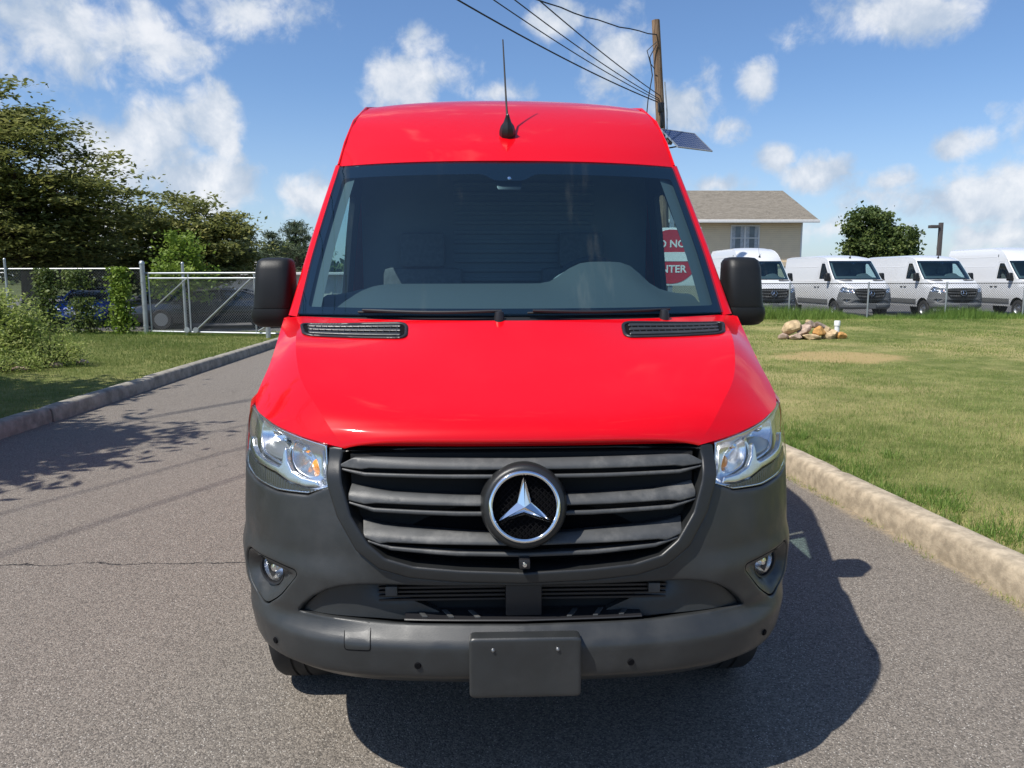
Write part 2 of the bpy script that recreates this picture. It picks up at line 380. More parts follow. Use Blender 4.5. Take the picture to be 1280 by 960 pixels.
def m_lawn(name, dry):
    m, t, out = new_mat(name); p = t.node('ShaderNodeBsdfPrincipled'); t.l.new(p.outputs[0], out.inputs[0])
    ob = t.node('ShaderNodeTexCoord').outputs['Object']
    a = t.noise(ob, .35, 4, .6); b_ = t.noise(ob, 2.3, 5, .65); c_ = t.noise(ob, 28, 4, .7)
    col = t.mix(t.step(b_, .35, .68), (.115,.14,.038,1), (.22,.225,.08,1))
    col = t.mix(t.math('MULTIPLY', t.step(a, .42, .68), dry), col, (.42,.345,.165,1))
    col = t.mix(t.step(c_, .5, .8, 0, .5), col, (.05,.05,.02,1))
    sx = t.node('ShaderNodeSeparateXYZ'); t.put(sx.inputs[0], ob)
    ex = t.math('MULTIPLY', t.math('SUBTRACT', sx.outputs[0], 6.3), 1/1.25); ey = t.math('MULTIPLY', t.math('SUBTRACT', sx.outputs[1], 11.6), 1/.95)
    bare = t.math('ADD', t.math('SQRT', t.math('ADD', t.math('MULTIPLY', ex, ex), t.math('MULTIPLY', ey, ey))), t.math('MULTIPLY', t.math('SUBTRACT', b_, .5), 1.8))
    col = t.mix(t.step(bare, 1.1, .6, 0, .8), col, (.40,.29,.14,1))
    t.put(p.inputs['Base Color'], col); p.inputs['Roughness'].default_value = .95; p.inputs['Specular IOR Level'].default_value = .1
    bp = t.node('ShaderNodeBump'); bp.inputs['Strength'].default_value = .8; bp.inputs['Distance'].default_value = .03; t.put(bp.inputs['Height'], t.noise(ob, 40, 4, .7)); t.l.new(bp.outputs[0], p.inputs['Normal'])
    return m
M['asphalt'] = m_asphalt(); M['lawn_r'] = m_lawn('dry_lawn', .8); M['lawn_l'] = m_lawn('green_lawn', .25)
M['ground'] = pbr('field_ground', (.07,.085,.03), .95, var=.4, vscale=.3, spec=.1)
M['lot'] = pbr('car_park_asphalt', (.10,.097,.093), .9, var=.2, vscale=1.5, bump=.4, bscale=120, spec=.3)

def kerb_x(y):                                                   # road side of the right kerb: gentle curve to the left
    return 2.715-.078*y-.0004*y*y if y > -9 else 3.4
def lawn_z(x, y): return .135+.02*ss((x-4)/6)+.15*ss((y-7)/15)+.012*fbm(x, y, .35)
def lawn_zl(x, y): return .125+.05*ss((-7-x)/6)+.012*fbm(x, y, .35)
sheet('ground', -2500, 2500, -2500, 2500, -.06, 8, 8, M['ground'])
sheet('road', -5.16, 3.6, -12, 60, 0, 60, 160, M['asphalt'], .004, .6)
sheet('car_park', 3.7, 60, 22.6, 46, .004, 2, 2, M['lot'])
sheet('storage_yard', -60, -5.2, 19.6, 60, .004, 2, 2, M['lot'])
mb = MB(); rows = []
ys = np.concatenate([np.linspace(-12, 10, 90), np.linspace(10.3, 22.6, 40)])
for y in ys:
    x0 = kerb_x(y)+.185; xs = np.concatenate([x0+np.linspace(0, 3, 16), np.linspace(x0+3.3, 60, 60)])
    rows.append([(x, y, lawn_z(x, y)-(.02 if i == 0 else 0)) for i, x in enumerate(xs)])
mb.grid(rows); lawn_r = tag(mb.build('lawn', M['lawn_r'], smooth=True, sharp=180), kind='structure')
mb = MB(); rows = []
for y in np.linspace(-12, 19.6, 100):
    xs = np.concatenate([-5.24-np.linspace(0, 4, 20), np.linspace(-9.5, -60, 50)])
    rows.append([(x, y, lawn_zl(x, y)-(.02 if i == 0 else 0)) for i, x in enumerate(xs)])
mb.grid(rows, flip=True); lawn_l = tag(mb.build('lawn', M['lawn_l'], smooth=True, sharp=180), kind='structure')

M['kerb_r'] = pbr('weathered_kerb_concrete', (.38,.32,.235), .9, var=.25, vscale=14, bump=.7, bscale=90, dirt=(.17,.14,.10), dirt_amt=.6, spec=.2)
M['kerb_l'] = pbr('grey_kerb_concrete', (.27,.25,.21), .9, var=.28, vscale=6, bump=.9, bscale=55, dirt=(.09,.085,.07), dirt_amt=.6, spec=.2)
def kerb(name, fx, side, y0, y1, seg, mat, joint=.008):
    root = empty(name); tag(root, kind='structure')
    PR = [(0,-.05),(.004,.06),(.010,.135),(.022,.160),(.045,.170),(.10,.173),(.165,.171),(.183,.16),(.187,-.05)]
    y = y0
    while y < y1:
        L = seg*(1+.12*random.uniform(-1,1)); mb = MB(); rows = []; n = max(6, int(L/.12)); hz = random.uniform(-.006,.006); hx = random.uniform(-.008,.008)
        for j in range(n+1):
            yy = y+joint/2+(L-joint)*j/n; row = []
            for i, (a, z) in enumerate(PR):
                k = .0035*fbm(yy*2+i*.37, a*9+z*7, 2.6) if 0 < i < 8 else 0
                e = .012 if j in (0, n) and 0 < i < 8 else 0
                row.append((fx(yy)+side*(a+hx+k), yy, z+hz+k*.8-e*(z > .1)))
            rows.append(row)
        mb.grid(rows, flip=side > 0)
        for r in (rows[0], rows[-1]): b = len(mb.v); mb.v += r; mb.f.append(tuple(range(b, b+len(r))))
        mb.build('kerb_segment', mat, root, smooth=True, sharp=50); y += L
    return root
kerb('kerb', kerb_x, 1, -8, 22.4, 2.45, M['kerb_r'], .012)
kerb('kerb', lambda y: -5.10, -1, -8, 30, 2.9, M['kerb_l'], .014)

# ================================================================ VAN
PLAN = [(0,0),(.25,.01),(.45,.03),(.6,.065),(.72,.12),(.80,.18),(.87,.26),(.925,.36),(.96,.48),(.985,.65),(1,.9),(1,1.1)]
_us = [0]
for a, b in zip(PLAN, PLAN[1:]): _us.append(_us[-1]+hypot(b[0]-a[0], b[1]-a[1]))
PX = [(u, p[0]) for u, p in zip(_us, PLAN)]; PY = [(u, p[1]) for u, p in zip(_us, PLAN)]; UEND = _us[-1]
SIDE = [(.40,.93),(.5,.965),(.65,.985),(.85,.995),(1.0,.993),(1.15,.985),(1.3,.972),(1.5,.945),(1.9,.90),(2.2,.857),(2.33,.842),(2.47,.822),(2.59,.790),(2.655,.765),(2.69,.745)]
OY = [(.39,.12),(.43,.065),(.464,.018),(.474,.006),(.52,.001),(.566,0),(.574,.003),(.590,.017),(.628,.046),(.68,.050),(.8,.048),(1.0,.075),(1.15,.11),(1.25,.14),(1.4,.15),(1.5,.15)]
def S(u, z):
    s = -1 if u < 0 else 1; a = abs(u)
    if a >= UEND: X = 1.0; Y = 1.1+a-UEND
    else: X = min(1.0, interp(PX, a)); Y = interp(PY, a)
    X -= .055*ss((z-1.215)/.06)*ss((a-.5)/.5)*(1-ss((Y-.75)/.4))
    oy = interp(OY, min(z, 1.5))*max(0, 1-max(0, Y-.3)/.8)
    return (s*X*interp(SIDE, z), Y+oy, z)
def uy(y): return UEND+(y-1.1)
WY = [(1.45,.79),(1.5,.85),(1.8,1.20),(2.2,1.66),(2.3,1.77)]; WC = [(1.45,.37),(2.2,.30)]
def W(x, z): return (x, interp(WY, z)+interp(WC, z)*abs(x)**2.3, z)
XG = [(1.49,.900),(1.7,.893),(1.93,.872),(2.2,.840)]                     # windshield edge
# hood: centre line, crease and edge
HC = [(0,.130,1.146),(0,.110,1.161),(0,.115,1.183),(0,.138,1.206),(0,.192,1.234),(0,.35,1.293),(0,.6,1.39),(0,.81,1.482)]
HK = [(.538,.166,1.141),(.54,.158,1.137),(.556,.168,1.162),(.587,.195,1.195),(.635,.26,1.243),(.728,.43,1.322),(.808,.72,1.428),(.868,1.105,1.486)]
def hood_pt(w, q):
    c = crspl(HC, w); k = crspl(HK, w); a = abs(q)
    return (q*k.x, c.y+(k.y-c.y)*a**2.2, c.z+(k.z-c.z)*a**(2.6+6*(1-ss(w/.45))))
def hood_xy(x, y):
    lo, hi = 1/7, 1.0
    for _ in range(26):
        w = (lo+hi)/2; k = crspl(HK, w); q = min(1.15, abs(x)/k.x)
        if hood_pt(w, q)[1] < y: lo = w
        else: hi = w
    w = (lo+hi)/2; k = crspl(HK, w); z = hood_pt(w, min(1.15, abs(x)/k.x))[2]
    return (x, y, z)
def he_pt(w):      # hood side edge, from the grille corner over the headlight to the windshield corner
    E_ = [(.549,.172,1.141), S(.552,1.139), S(.62,1.150), S(.72,1.167), S(.86,1.193), S(1.045,1.230), S(1.3,1.35), S(1.78,1.482)]
    return crspl(E_, w)
ROOFS = {
 'high': dict(c=[(1.655,2.195),(1.82,2.315),(2.08,2.475),(2.35,2.60),(2.65,2.685),(2.95,2.735),(3.3,2.755)],
              e=[(1.90,2.2),(2.02,2.33),(2.19,2.47),(2.44,2.59),(2.75,2.655),(3.05,2.685),(3.3,2.69)]),
 'low': dict(c=[(1.655,2.195),(1.80,2.27),(2.0,2.335),(2.3,2.39),(2.65,2.425),(2.95,2.44),(3.3,2.445)],
             e=[(1.90,2.2),(2.0,2.25),(2.16,2.295),(2.42,2.33),(2.75,2.345),(3.05,2.35),(3.3,2.35)])}
LEN = 5.9
HL = [(.610,1.143),(.73,1.164),(.85,1.186),(.93,1.203),(1.04,1.224),(1.20,1.10),(1.19,1.045),(1.08,1.022),(.95,1.004),(.80,.992),(.67,.997),(.594,1.022),(.603,1.09)]
GO = [(0,.752),(.186,.756),(.34,.768),(.43,.792),(.50,.845),(.56,.94),(.592,1.026),(.601,1.085),(.600,1.138)]
GI = [(0,.787),(.186,.793),(.327,.804),(.411,.826),(.462,.866),(.515,.945),(.545,1.036),(.556,1.10),(.553,1.124)]

def bulge(u, z): return .016*ss((.83-z)/.085)*ss((abs(u)-.40)/.22)*ss((z-.585)/.07)
def build_van(kind, paint):
    P = M[paint]; R = empty('delivery_van'); rf = ROOFS[kind]
    # ---- hood
    mb = MB(); NW, NQ = 56, 48
    mb.grid([[hood_pt(w/NW, -1+2*q/NQ) for q in range(NQ+1)] for w in range(NW+1)])
    for s in (1, -1):
        rows = []
        for w in range(NW+1):
            k = Vector(hood_pt(w/NW, 1)); e = he_pt(w/NW); row = []
            for t in range(9):
                f = t/8; p = k.lerp(e, f); b = .004*sin(pi*f)*min(1, (e-k).length/.30); p = p+Vector((b*.75, -b*.35, b*.65)); row.append((s*p.x, p.y, p.z))
            row.append((s*(e.x-.012), e.y+.012, e.z-.03*ss((w/NW-.2)/.15))); rows.append(row)
        mb.grid(rows, flip=s < 0)
    hood = mb.build('hood', P, R, smooth=True, sharp=38)
    # ---- hood vents
    VO = rcorner([(.398,.696),(.790,.742),(.845,.936),(.408,.838)], .045)
    VI = rcorner([(.410,.708),(.780,.754),(.829,.922),(.420,.827)], .035)
    for s in (1, -1):
        o1 = VO if s > 0 else mir(VO); i1 = VI if s > 0 else mir(VI)
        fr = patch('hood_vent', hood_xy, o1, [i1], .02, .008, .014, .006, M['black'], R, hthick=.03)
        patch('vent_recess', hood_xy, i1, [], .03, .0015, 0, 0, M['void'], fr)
        for k in range(3):
            y0 = .730+.039*k; y9 = .782+.052*k
            sl = [(.424+.004*k, y0-.006), (.774+.013*k, y9-.008), (.782+.013*k, y9+.017), (.428+.004*k, y0+.015)]
            sl = sl if s > 0 else mir(sl)
            patch('vent_slat', hood_xy, rcorner(sl, .006, 2), [], .016, .0075, .006, .006, M['plastic'], fr, sharp=60)
        fb = MB()
        for k in range(14):
            x = .445+.025*k; ym = .772+(x-.42)*.19; yh = .036
            a, b = Vector(hood_xy(s*x, ym-yh)), Vector(hood_xy(s*x, ym+yh)); fb.obox((a+b)/2+Vector((0,0,.003)), (.0016,0,0), (b-a)/2, (0,0,.003))
        fb.build('vent_fins', M['black'], fr)['kind'] = 'stuff'
    # ---- cowl, wipers
    mb = MB(); rows = []
    for i in range(41):
        x = -.89+1.78*i/40; wv = W(x, 1.505); hp = hood_pt(1, x/.868)
        rows.append([(x, hp[1]-.01, 1.468), (x, (wv[1]+hp[1])/2, 1.472), (x, wv[1]+.015, 1.497)])
    mb.grid(rows, flip=True); mb.build('cowl', M['black'], R, smooth=True)
    for a, b, piv in ((-.60, -.05, -.06), (.07, .63, .60)):
        wp = MB(); pts = [Vector(W(a+(b-a)*t/12, 1.511-.006*sin(pi*t/12)))+Vector((0,-.020,.006)) for t in range(13)]
        wp.tube(pts, [.005]+[.0065]*11+[.005], 6); arm = wp.build('wiper', M['black'], R, smooth=True)
        bl = MB(); pts = [Vector(W(a-.02+(b-a+.0)*t/12, 1.508+.004*t/12))+Vector((0,-.008,.001)) for t in range(13)]
        bl.tube(pts, .0045, 5); bl.build('wiper_blade', M['rubber'], arm)
        cp = MB(); q = Vector(W(piv, 1.495))+Vector((0,-.025,-.004)); cp.lathe([(0,.028),(.016,.024),(.02,.0),(.02,-.02)], 14, Matrix.Translation(q)); cp.build('wiper_pivot', M['black'], arm, smooth=True)
    # ---- windshield with frit band
    def gedge(n, d=0.0, zb=1.497, zt=2.193):
        r = []
        for i in range(n+1): z = zb+(zt-zb)*i/n; r.append((interp(XG, z)-d, z))
        return r
    g = gedge(14)
    full = [(-.45,1.503),(0,1.506),(.45,1.503)]+[(x, z) for x, z in g[:-1]]+[g[-1]]+[(.5,2.190),(0,2.184),(-.5,2.190)]+[(-x, z) for x, z in reversed(g)]
    ws = patch('windshield', W, full, [], .045, 0, .006, 0, M['wglass'], R, bstep=.03)
    gi = gedge(14, .036, 1.530, 2.13); inn = rcorner([(gi[0][0],1.530)]+gi[1:-1]+[(gi[-1][0]-.0,2.13)]+[(.12,2.130),(.07,2.095),(-.07,2.095),(-.12,2.130)]+[(-gi[-1][0],2.13)]+[(-x, z) for x, z in reversed(gi[1:-1])]+[(-gi[0][0],1.530)], .04, 4)
    patch('windshield_frit', W, full, [inn], .045, -.0075, 0, 0, M['frit'], ws, bstep=.03)
    pd = MB(); c = Vector(W(0, 2.10))+Vector((0,.045,.0)); pd.obox(c, (.06,0,0), (0,.018,.014), (0,.03,.04)); pod = pd.build('sensor_pod', M['black'], ws, bevel=.01)
    ln = MB(); ln.lathe([(0,.004),(.008,.003),(.010,0)], 12, Matrix.Translation(Vector(W(0,2.10))+Vector((0,.004,0))) @ Matrix.Rotation(radians(60),4,'X')); ln.build('sensor_lens', M['mglass'], pod, smooth=True)
    # ---- roof front, roof
    def roof_row(i):
        (yc, zc), (ye, ze) = rf['c'][0], rf['e'][0]; n = len(rf['c'])-1
        c = crspl([(0, y, z) for y, z in rf['c']], i); e = crspl([(0, y, z) for y, z in rf['e']], i)
        xe = interp(SIDE, e.z); k = ss(i*1.6); r = []
        for j in range(-20, 21):
            q = j/20; q = math.copysign(1-(1-abs(q))**1.5, q); a = abs(q); f = (1-k)*a**2.3+k*(.35*a**2.2+.65*a**5.5)
            r.append((q*xe, c.y+(e.y-c.y)*a**2.3, c.z+(e.z-c.z)*f))
        return r
    rows = [roof_row(i/36) for i in range(37)]
    base = rows[-1]; rows += [[(x, y+(LEN-3.3)*t/6, z) for x, y, z in base] for t in range(1, 7)]
    mb = MB(); fr0 = [(x, y+.012, z-.016) for x, y, z in rows[0]]; mb.grid([fr0]+rows)
    mb.grid([[(x, LEN, z) for x, y, z in base], [(x*1.06, LEN+.01, 1.6) for x, y, z in base], [(x*1.12, LEN+.01, .45) for x, y, z in base]])
    mb.build('roof', P, R, smooth=True, sharp=45)
    # headliner behind the top of the glass
    mb = MB(); mb.grid([[(x*.95, y+.05, z-.05) for x, y, z in r] for r in rows[:30]]); mb.build('headliner', M['inner'], R, smooth=True)
    # ---- A pillars
    for s in (1, -1):
        rows = []
        for i in range(31):
            t = i/30; z = 1.485+(2.2-1.485)*t; xg = interp(XG, z); a = Vector(W(xg, z)); b = Vector((interp(SIDE, z), a.y+.085+.0*t, z))
            row = []
            for k in range(8):
                f = k/7; p = a.lerp(b, f)+Vector((.018, -.012, .004))*sin(pi*f); row.append((s*p.x, p.y, p.z))
            row = [(s*(a.x-.006), a.y+.012, a.z)]+row; rows.append(row)
        mb = MB(); mb.grid(rows, flip=s > 0); mb.build('pillar', P, R, smooth=True, sharp=60)
        tr = MB(); tr.grid([[(s*(interp(XG,z)-.10), W(interp(XG,z)-.10,z)[1]+.03, z), (s*(interp(XG,z)-.03), W(interp(XG,z),z)[1]+.03, z), (s*(interp(XG,z)-.01), W(interp(XG,z),z)[1]+.14, z)] for z in [1.45+.76*i/16 for i in range(17)]])
        tr.build('pillar_trim', M['trim'], R, smooth=True)
    # ---- sides
    pe = []
    for i in range(13):
        z = 1.485+(2.2-1.485)*i/12; pe.append((uy(W(interp(XG, z), z)[1]+.085), z))
    arch = lambda yc, n=18, r=.44: [(yc-r*cos(pi*i/n), .36+r*sin(pi*i/n)) for i in range(n+1)]
    def yu(y):                                                     # arc length at which the plan reaches y
        if y >= 1.1: return uy(y)
        return interp([(b, a) for a, b in PY], y)
    fa = [(yu(y), z) for y, z in arch(1.0) if y > .69]; fa = [p for p in fa if p[1] >= .42]
    ra = [(uy(y), z) for y, z in arch(4.67) if z >= .42]
    redge = [(1.047,1.229),(1.13,1.270),(1.3,1.352),(1.55,1.418),(1.76,1.478)]
    top = [(uy(y), z) for y, z in rf['e'][1:]]+[(uy(LEN), rf['e'][-1][1])]
    outl = redge+pe+top+[(uy(LEN), .45)]+ra[::-1]+fa[::-1]+[(1.30,.93),(1.25,1.02),(1.213,1.045),(1.213,1.105)]
    door = rcorner([(uy(1.47),.52),(uy(1.40),.64),(uy(1.33),.78),(uy(1.33),1.42),(uy(1.46),1.56),(uy(2.07),2.155),(uy(2.42),2.165),(uy(2.44),.52)], .05, 4)
    dpan = rcorner([(uy(1.477),.528),(uy(1.407),.646),(uy(1.337),.784),(uy(1.337),1.416),(uy(1.466),1.554),(uy(2.074),2.147),(uy(2.412),2.157),(uy(2.432),.528)], .05, 4)
    win = rcorner([(uy(1.50),1.50),(uy(1.545),1.585),(uy(2.08),2.10),(uy(2.34),2.105),(uy(2.37),1.50)], .045, 4)
    for s in (1, -1):
        f = (lambda L: L) if s > 0 else mir
        body = patch('body_side', S, f(outl), [f(door)], .06, 0, .02, 0, P, R, bstep=.03, hthick=.03)
        if kind:
            rib = MB()
            for z0 in ((1.42, 1.98, 2.36) if kind == 'high' else (1.42, 1.98)):
                rib.grid([[(s*(interp(SIDE, z0+dz)+o), y, z0+dz) for dz, o in ((-.03,.0005),(-.012,-.0),(0,.006),(.012,.0),(.03,.0005))] for y in (2.6, 4.2, 5.8)])
            rib.build('pressed_line', P, body, smooth=True, sharp=80)
        dr = patch('front_door', S, f(dpan), [f(win)], .05, .001, .02, .006, P, R, bstep=.025, hthick=.02)
        patch('door_window', S, f(win), [], .08, -.012, 0, 0, M['sglass'], dr, bstep=.04)
        sl_ = MB(); wr = resample([((u_-uy(1.98))*.985+uy(1.98), (z_-1.8)*.985+1.8) for u_, z_ in win], .05)
        sl_.grid([[(s*(S(u_, z_)[0]-d_), S(u_, z_)[1], z_) for u_, z_ in wr] for d_ in (-.003, .012, .034)], True); sl_.build('window_seal', M['rubber'], dr, smooth=True)
        h = MB(); h.obox((s*(interp(SIDE,1.20)+.022), 2.31, 1.20), (.012,0,0), (0,.075,0), (0,0,.014)); h.build('door_handle', M['black'], dr, bevel=.008)
        h = MB(); h.obox((s*(interp(SIDE,1.20)+.022), 2.58, 1.20), (.012,0,0), (0,.075,0), (0,0,.014)); h.build('sliding_door_handle', M['black'], body, bevel=.008)
        md = patch('side_moulding', S, f([(uy(1.46),.56),(uy(1.455),.74),(uy(4.215),.74),(uy(4.22),.56)]), [], .08, .022, .03, .012, M['plastic'], R, bstep=.05)
        patch('side_moulding', S, f([(uy(5.12),.56),(uy(5.125),.74),(uy(5.88),.74),(uy(5.88),.56)]), [], .08, .022, .03, .012, M['plastic'], R, bstep=.05)
        lin = [(uy(1.32),.6),(uy(1.32),1.47)]+[(u+.03, z-.01) for u, z in pe[1:]]+[(uy(2.05),2.235),(uy(2.52),2.27),(uy(2.52),.6)]
        wc = [(u_*.955+.045*uy(1.98), z_*.955+.045*1.80) for u_, z_ in win]
        patch('side_lining', S, f(lin), [f(wc)], .08, -.030, 0, 0, M['inner'], R, bstep=.04)
        # roof edge seam strip
        st = MB(); st.tube([(s*(interp(SIDE, z)-.004), y, z+.006) for y, z in rf['e']]+[(s*(interp(SIDE, rf['e'][-1][1])-.004), LEN, rf['e'][-1][1]+.006)], .007, 6); st.build('roof_seam', P, R, smooth=True)
    # ---- bumper
    top_half = [(.592,1.022),(.67,.992),(.80,.987),(.95,.999),(1.08,1.016),(1.20,1.039),(1.25,1.015),(1.30,.93)]
    side_half = [p for p in fa if p[1] > .43]
    low = [(1.258,.41),(1.15,.40),(1.05,.395),(.8,.392),(.67,.395),(.4,.405),(.17,.41),(0,.41)]
    half = GO[:7]+top_half[1:]+[p for p in side_half[::-1] if p[0] < 1.45 and p[1] > .6][::-1][:0]
    arch_front = [(yu(y), z) for y, z in [(1-.44*cos(a), .36+.44*sin(a)) for a in [radians(d) for d in (46,38,30,22,14,9)]]]
    half = GO[:7]+top_half[1:]+arch_front+low
    bo = sym(half)
    intake = sym([(0,.738),(.36,.738),(.50,.737),(.55,.731),(.60,.716),(.65,.688),(.69,.655),(.712,.630),(.60,.6275),(.40,.623),(.2,.623),(0,.623)])
    fogo = rcorner([(.690,.760),(.80,.772),(.985,.775),(1.035,.70),(.985,.63),(.885,.604),(.79,.655)], .035, 5)
    pl = sym([(0,.628),(.172,.628),(.172,.40),(0,.40)])
    bumper = patch('bumper', S, bo, [intake, fogo, mir(fogo)], .015, bulge, .03, .010, M['plastic'], R, hthick=[.13,.03,.03])
    # blisters in the intake, dark recess and radiator
    bl = [(.708,.631),(.688,.654),(.648,.686),(.598,.713),(.548,.728),(.48,.728),(.41,.705),(.35,.668),(.27,.640),(.25,.6255),(.40,.6252),(.60,.6295)]
    boff = lambda u, z: -.010-.055*ss((.66-abs(u))/.36)**1.2-.06*ss((z-.66)/.08)*ss((.55-abs(u))/.2)
    for s in (1, -1): patch('intake_blister', S, bl if s > 0 else mir(bl), [], .018, boff, .03, 0, M['plastic'], bumper)
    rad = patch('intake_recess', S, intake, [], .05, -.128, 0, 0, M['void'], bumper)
    for k in range(5):
        for s in (1, -1):
            b = MB(); b.box((min(s*.055,s*.44), .120, .668+.013*k), (max(s*.055,s*.44), .132, .674+.013*k)); b.build('radiator_bar', M['black'], bumper)
    b = MB(); b.box((-.055,.085,.63),(.055,.125,.742)); b.build('intake_bracket', M['black'], bumper, bevel=.006)
    for s in (1,-1):
        b = MB(); b.box((s*.40-.018,.100,.692),(s*.40+.018,.118,.722)); b.build('hose_clip', M['slat'], bumper, bevel=.003)
    tray = MB()
    rows = []
    for i in range(33):
        x = -.36+.72*i/32; y0 = S(x,.626)[1]
        rows.append([(x, y0+.016, .6245), (x, y0+.019, .6275), (x, y0+.095, .630), (x, y0+.10, .626)])
    tray.grid(rows, flip=True); tr = tray.build('intake_tray', M['black'], bumper, smooth=True)
    for x in (-.31,-.23,-.15,.15,.23,.31):
        b = MB(); k = .35 if x > 0 else -.35; y0 = S(x,.626)[1]; b.obox((x, y0+.055, .630), (.008,0,0), (k*.035,.026,0), (0,0,.0025)); b.build('tray_rib', M['slat'], tr, bevel=.002)
    # ---- fog lights
    for s in (1, -1):
        f = (lambda L: L) if s > 0 else mir
        fi = rcorner([(.712,.752),(.80,.762),(.972,.763),(1.015,.70),(.972,.642),(.888,.62),(.802,.664)], .03, 5)
        circ = [(.875+.058*cos(2*pi*i/24), .716+.054*sin(2*pi*i/24)) for i in range(24)]
        fogo2 = rcorner([(.694,.757),(.80,.769),(.982,.771),(1.03,.70),(.982,.634),(.886,.609),(.794,.657)], .035, 5)
        bez = patch('fog_light_bezel', S, f(fogo2), [f(circ)], .016, lambda u, z: bulge(u, z)-.006-.042*ss((min(edist(np.array([[abs(u), z]]), fogo2)[0], .05))/.05), .03, 0, M['plastic'], R, hthick=.05)
        c0 = Vector(S(s*.875,.716)); nn = (Vector(S(s*.885,.716))-Vector(S(s*.865,.716))).cross(Vector((0,0,1)))*(1); nn = Vector((s*.52,-.85,.0)).normalized()
        rot = nn.to_track_quat('Z','Y').to_matrix().to_4x4(); T = Matrix.Translation(c0-nn*.050) @ rot
        lamp = MB(); lamp.lathe([(.001,-.035),(.025,-.028),(.042,-.008),(.048,.012),(.049,.02)], 24, T); fl = lamp.build('fog_light', M['refl'], R, smooth=True)
        rg = MB(); rg.lathe([(.047,.014),(.048,.024),(.054,.026),(.057,.016),(.057,-.02)], 24, T); rg.build('fog_light_ring', M['black'], fl, smooth=True)
        ln = MB(); ln.lathe([(.001,.032),(.02,.030),(.036,.025),(.048,.016)], 24, T); ln.build('fog_light_lens', M['lens'], fl, smooth=True)
        bb = MB(); bb.lathe([(.001,.022),(.012,.019),(.015,.008),(.015,-.02)], 16, T); bb.build('bulb_shield', M['chrome'], fl, smooth=True)
    # ---- sensors, tow cover, licence plate holder
    for u, z in ((.838,.518),(.327,.512),(-.327,.512),(-.838,.518)):
        c0 = Vector(S(u, z)); nn = (Vector(S(u+.01, z))-Vector(S(u-.01, z))).cross(Vector(S(u, z+.01))-Vector(S(u, z-.01))).normalized()
        T = Matrix.Translation(c0+nn*.002) @ nn.to_track_quat('Z','Y').to_matrix().to_4x4()
        b = MB(); b.lathe([(.001,.003),(.009,.003),(.0105,0),(.0105,-.01)], 16, T); b.build('parking_sensor', M['void'], bumper, smooth=True)
    tow = rcorner([(-.553,.548),(-.468,.552),(-.468,.622),(-.553,.620)], .01, 3)
    towi = rcorner([(-.5512,.5502),(-.4698,.5542),(-.4698,.6200),(-.5512,.6180)], .009, 3)
    gp = patch('tow_cover_gap', S, tow, [towi], .02, .0012, 0, 0, M['void'], bumper, bstep=.008)
    patch('tow_cover', S, towi, [], .02, .0008, 0, .0012, M['plastic'], bumper, bstep=.008)
    PP = lambda x, z: (x, -.022+.10*max(0, .44-z), z)
    plate = patch('plate_holder', PP, rcorner([(-.163,.428),(.163,.428),(.163,.612),(-.163,.612)], .016, 4), [], .02, .004, .04, .010, M['plastic'], R)
    for x in (-.094,.094):
        b = MB(); b.lathe([(.001,.006),(.004,.005),(.006,.0)], 10, Matrix.Translation((x,-.026,.578)) @ Matrix.Rotation(radians(90),4,'X')); b.build('plate_screw', M['steel'], plate, smooth=True)
    # ---- grille
    gout = sym(GO+[(.585,1.142),(.556,1.1405),(.3,1.149),(0,1.151)]); ginn = sym(GI+[(.545,1.128),(.535,1.131),(.3,1.142),(0,1.144)])
    sur = patch('grille_surround', S, gout, [ginn], .018, lambda u, z: .016-.016*ss((z-1.05)/.07)-.045*ss((z-1.130)/.010)*(abs(u) < .553), .06, .008, M['surround'], R, hthick=.09)
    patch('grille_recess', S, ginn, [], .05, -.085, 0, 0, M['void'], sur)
    slats = [([(0,1.116),(.45,1.118),(.512,1.115),(.556,1.092)], [(.556,1.084),(.49,1.0795),(.465,1.0835),(.2,1.082),(0,1.082)]),
             ([(0,1.004),(.20,1.008),(.40,1.016),(.50,1.030),(.532,1.036)], [(.527,.988),(.475,.979),(.44,.983),(.25,.979),(0,.976)]),
             ([(0,.892),(.15,.898),(.38,.912),(.46,.922),(.496,.930)], [(.478,.882),(.43,.866),(.405,.870),(.2,.866),(0,.863)])]
    thin = [([(0,1.069),(.25,1.069),(.48,1.071),(.554,1.081)], [(.553,1.074),(.48,1.060),(.25,1.057),(0,1.057)]),
            ([(0,.961),(.2,.962),(.45,.969),(.530,.985)], [(.528,.978),(.45,.957),(.2,.949),(0,.948)]),
            ([(0,.842),(.2,.845),(.397,.858),(.480,.878)], [(.476,.870),(.397,.846),(.2,.832),(0,.829)])]
    for a, b in slats:
        z0, z1 = b[-1][1], a[0][1]
        patch('grille_slat', S, sym(a+b), [], .016, lambda u, z, z0=z0, z1=z1: .004-.030*max(0, (z-z0-.010-.02*(abs(u)/.55)**2)/(z1-z0)), .045, .004, M['slat'], sur, sharp=50)
    for a, b in thin:
        zt, zb = a[0][1], b[-1][1]
        patch('grille_bar', S, sym(a+b), [], .014, .002, .035, .006, M['slat'], sur, sharp=60)
    # black end plates closing the slat corners
    # ---- star emblem
    th = math.atan((S(0,1.05)[1]-S(0,.92)[1])/.13)
    T = Matrix.Translation((0, S(0,.986)[1]-.030, .986)) @ Matrix.Rotation(radians(90)-th, 4, 'X')
    eb = MB(); eb.lathe([(.099,.000),(.104,.012),(.112,.012),(.121,.002),(.128,-.03),(.132,-.07)], 48, T); em = eb.build('emblem', M['surround'], R, smooth=True, sharp=60)
    bk = MB(); bk.lathe([(.001,-.012),(.10,-.012)], 32, T); bk.build('emblem_backing', M['void'], em)
    gm = MB()
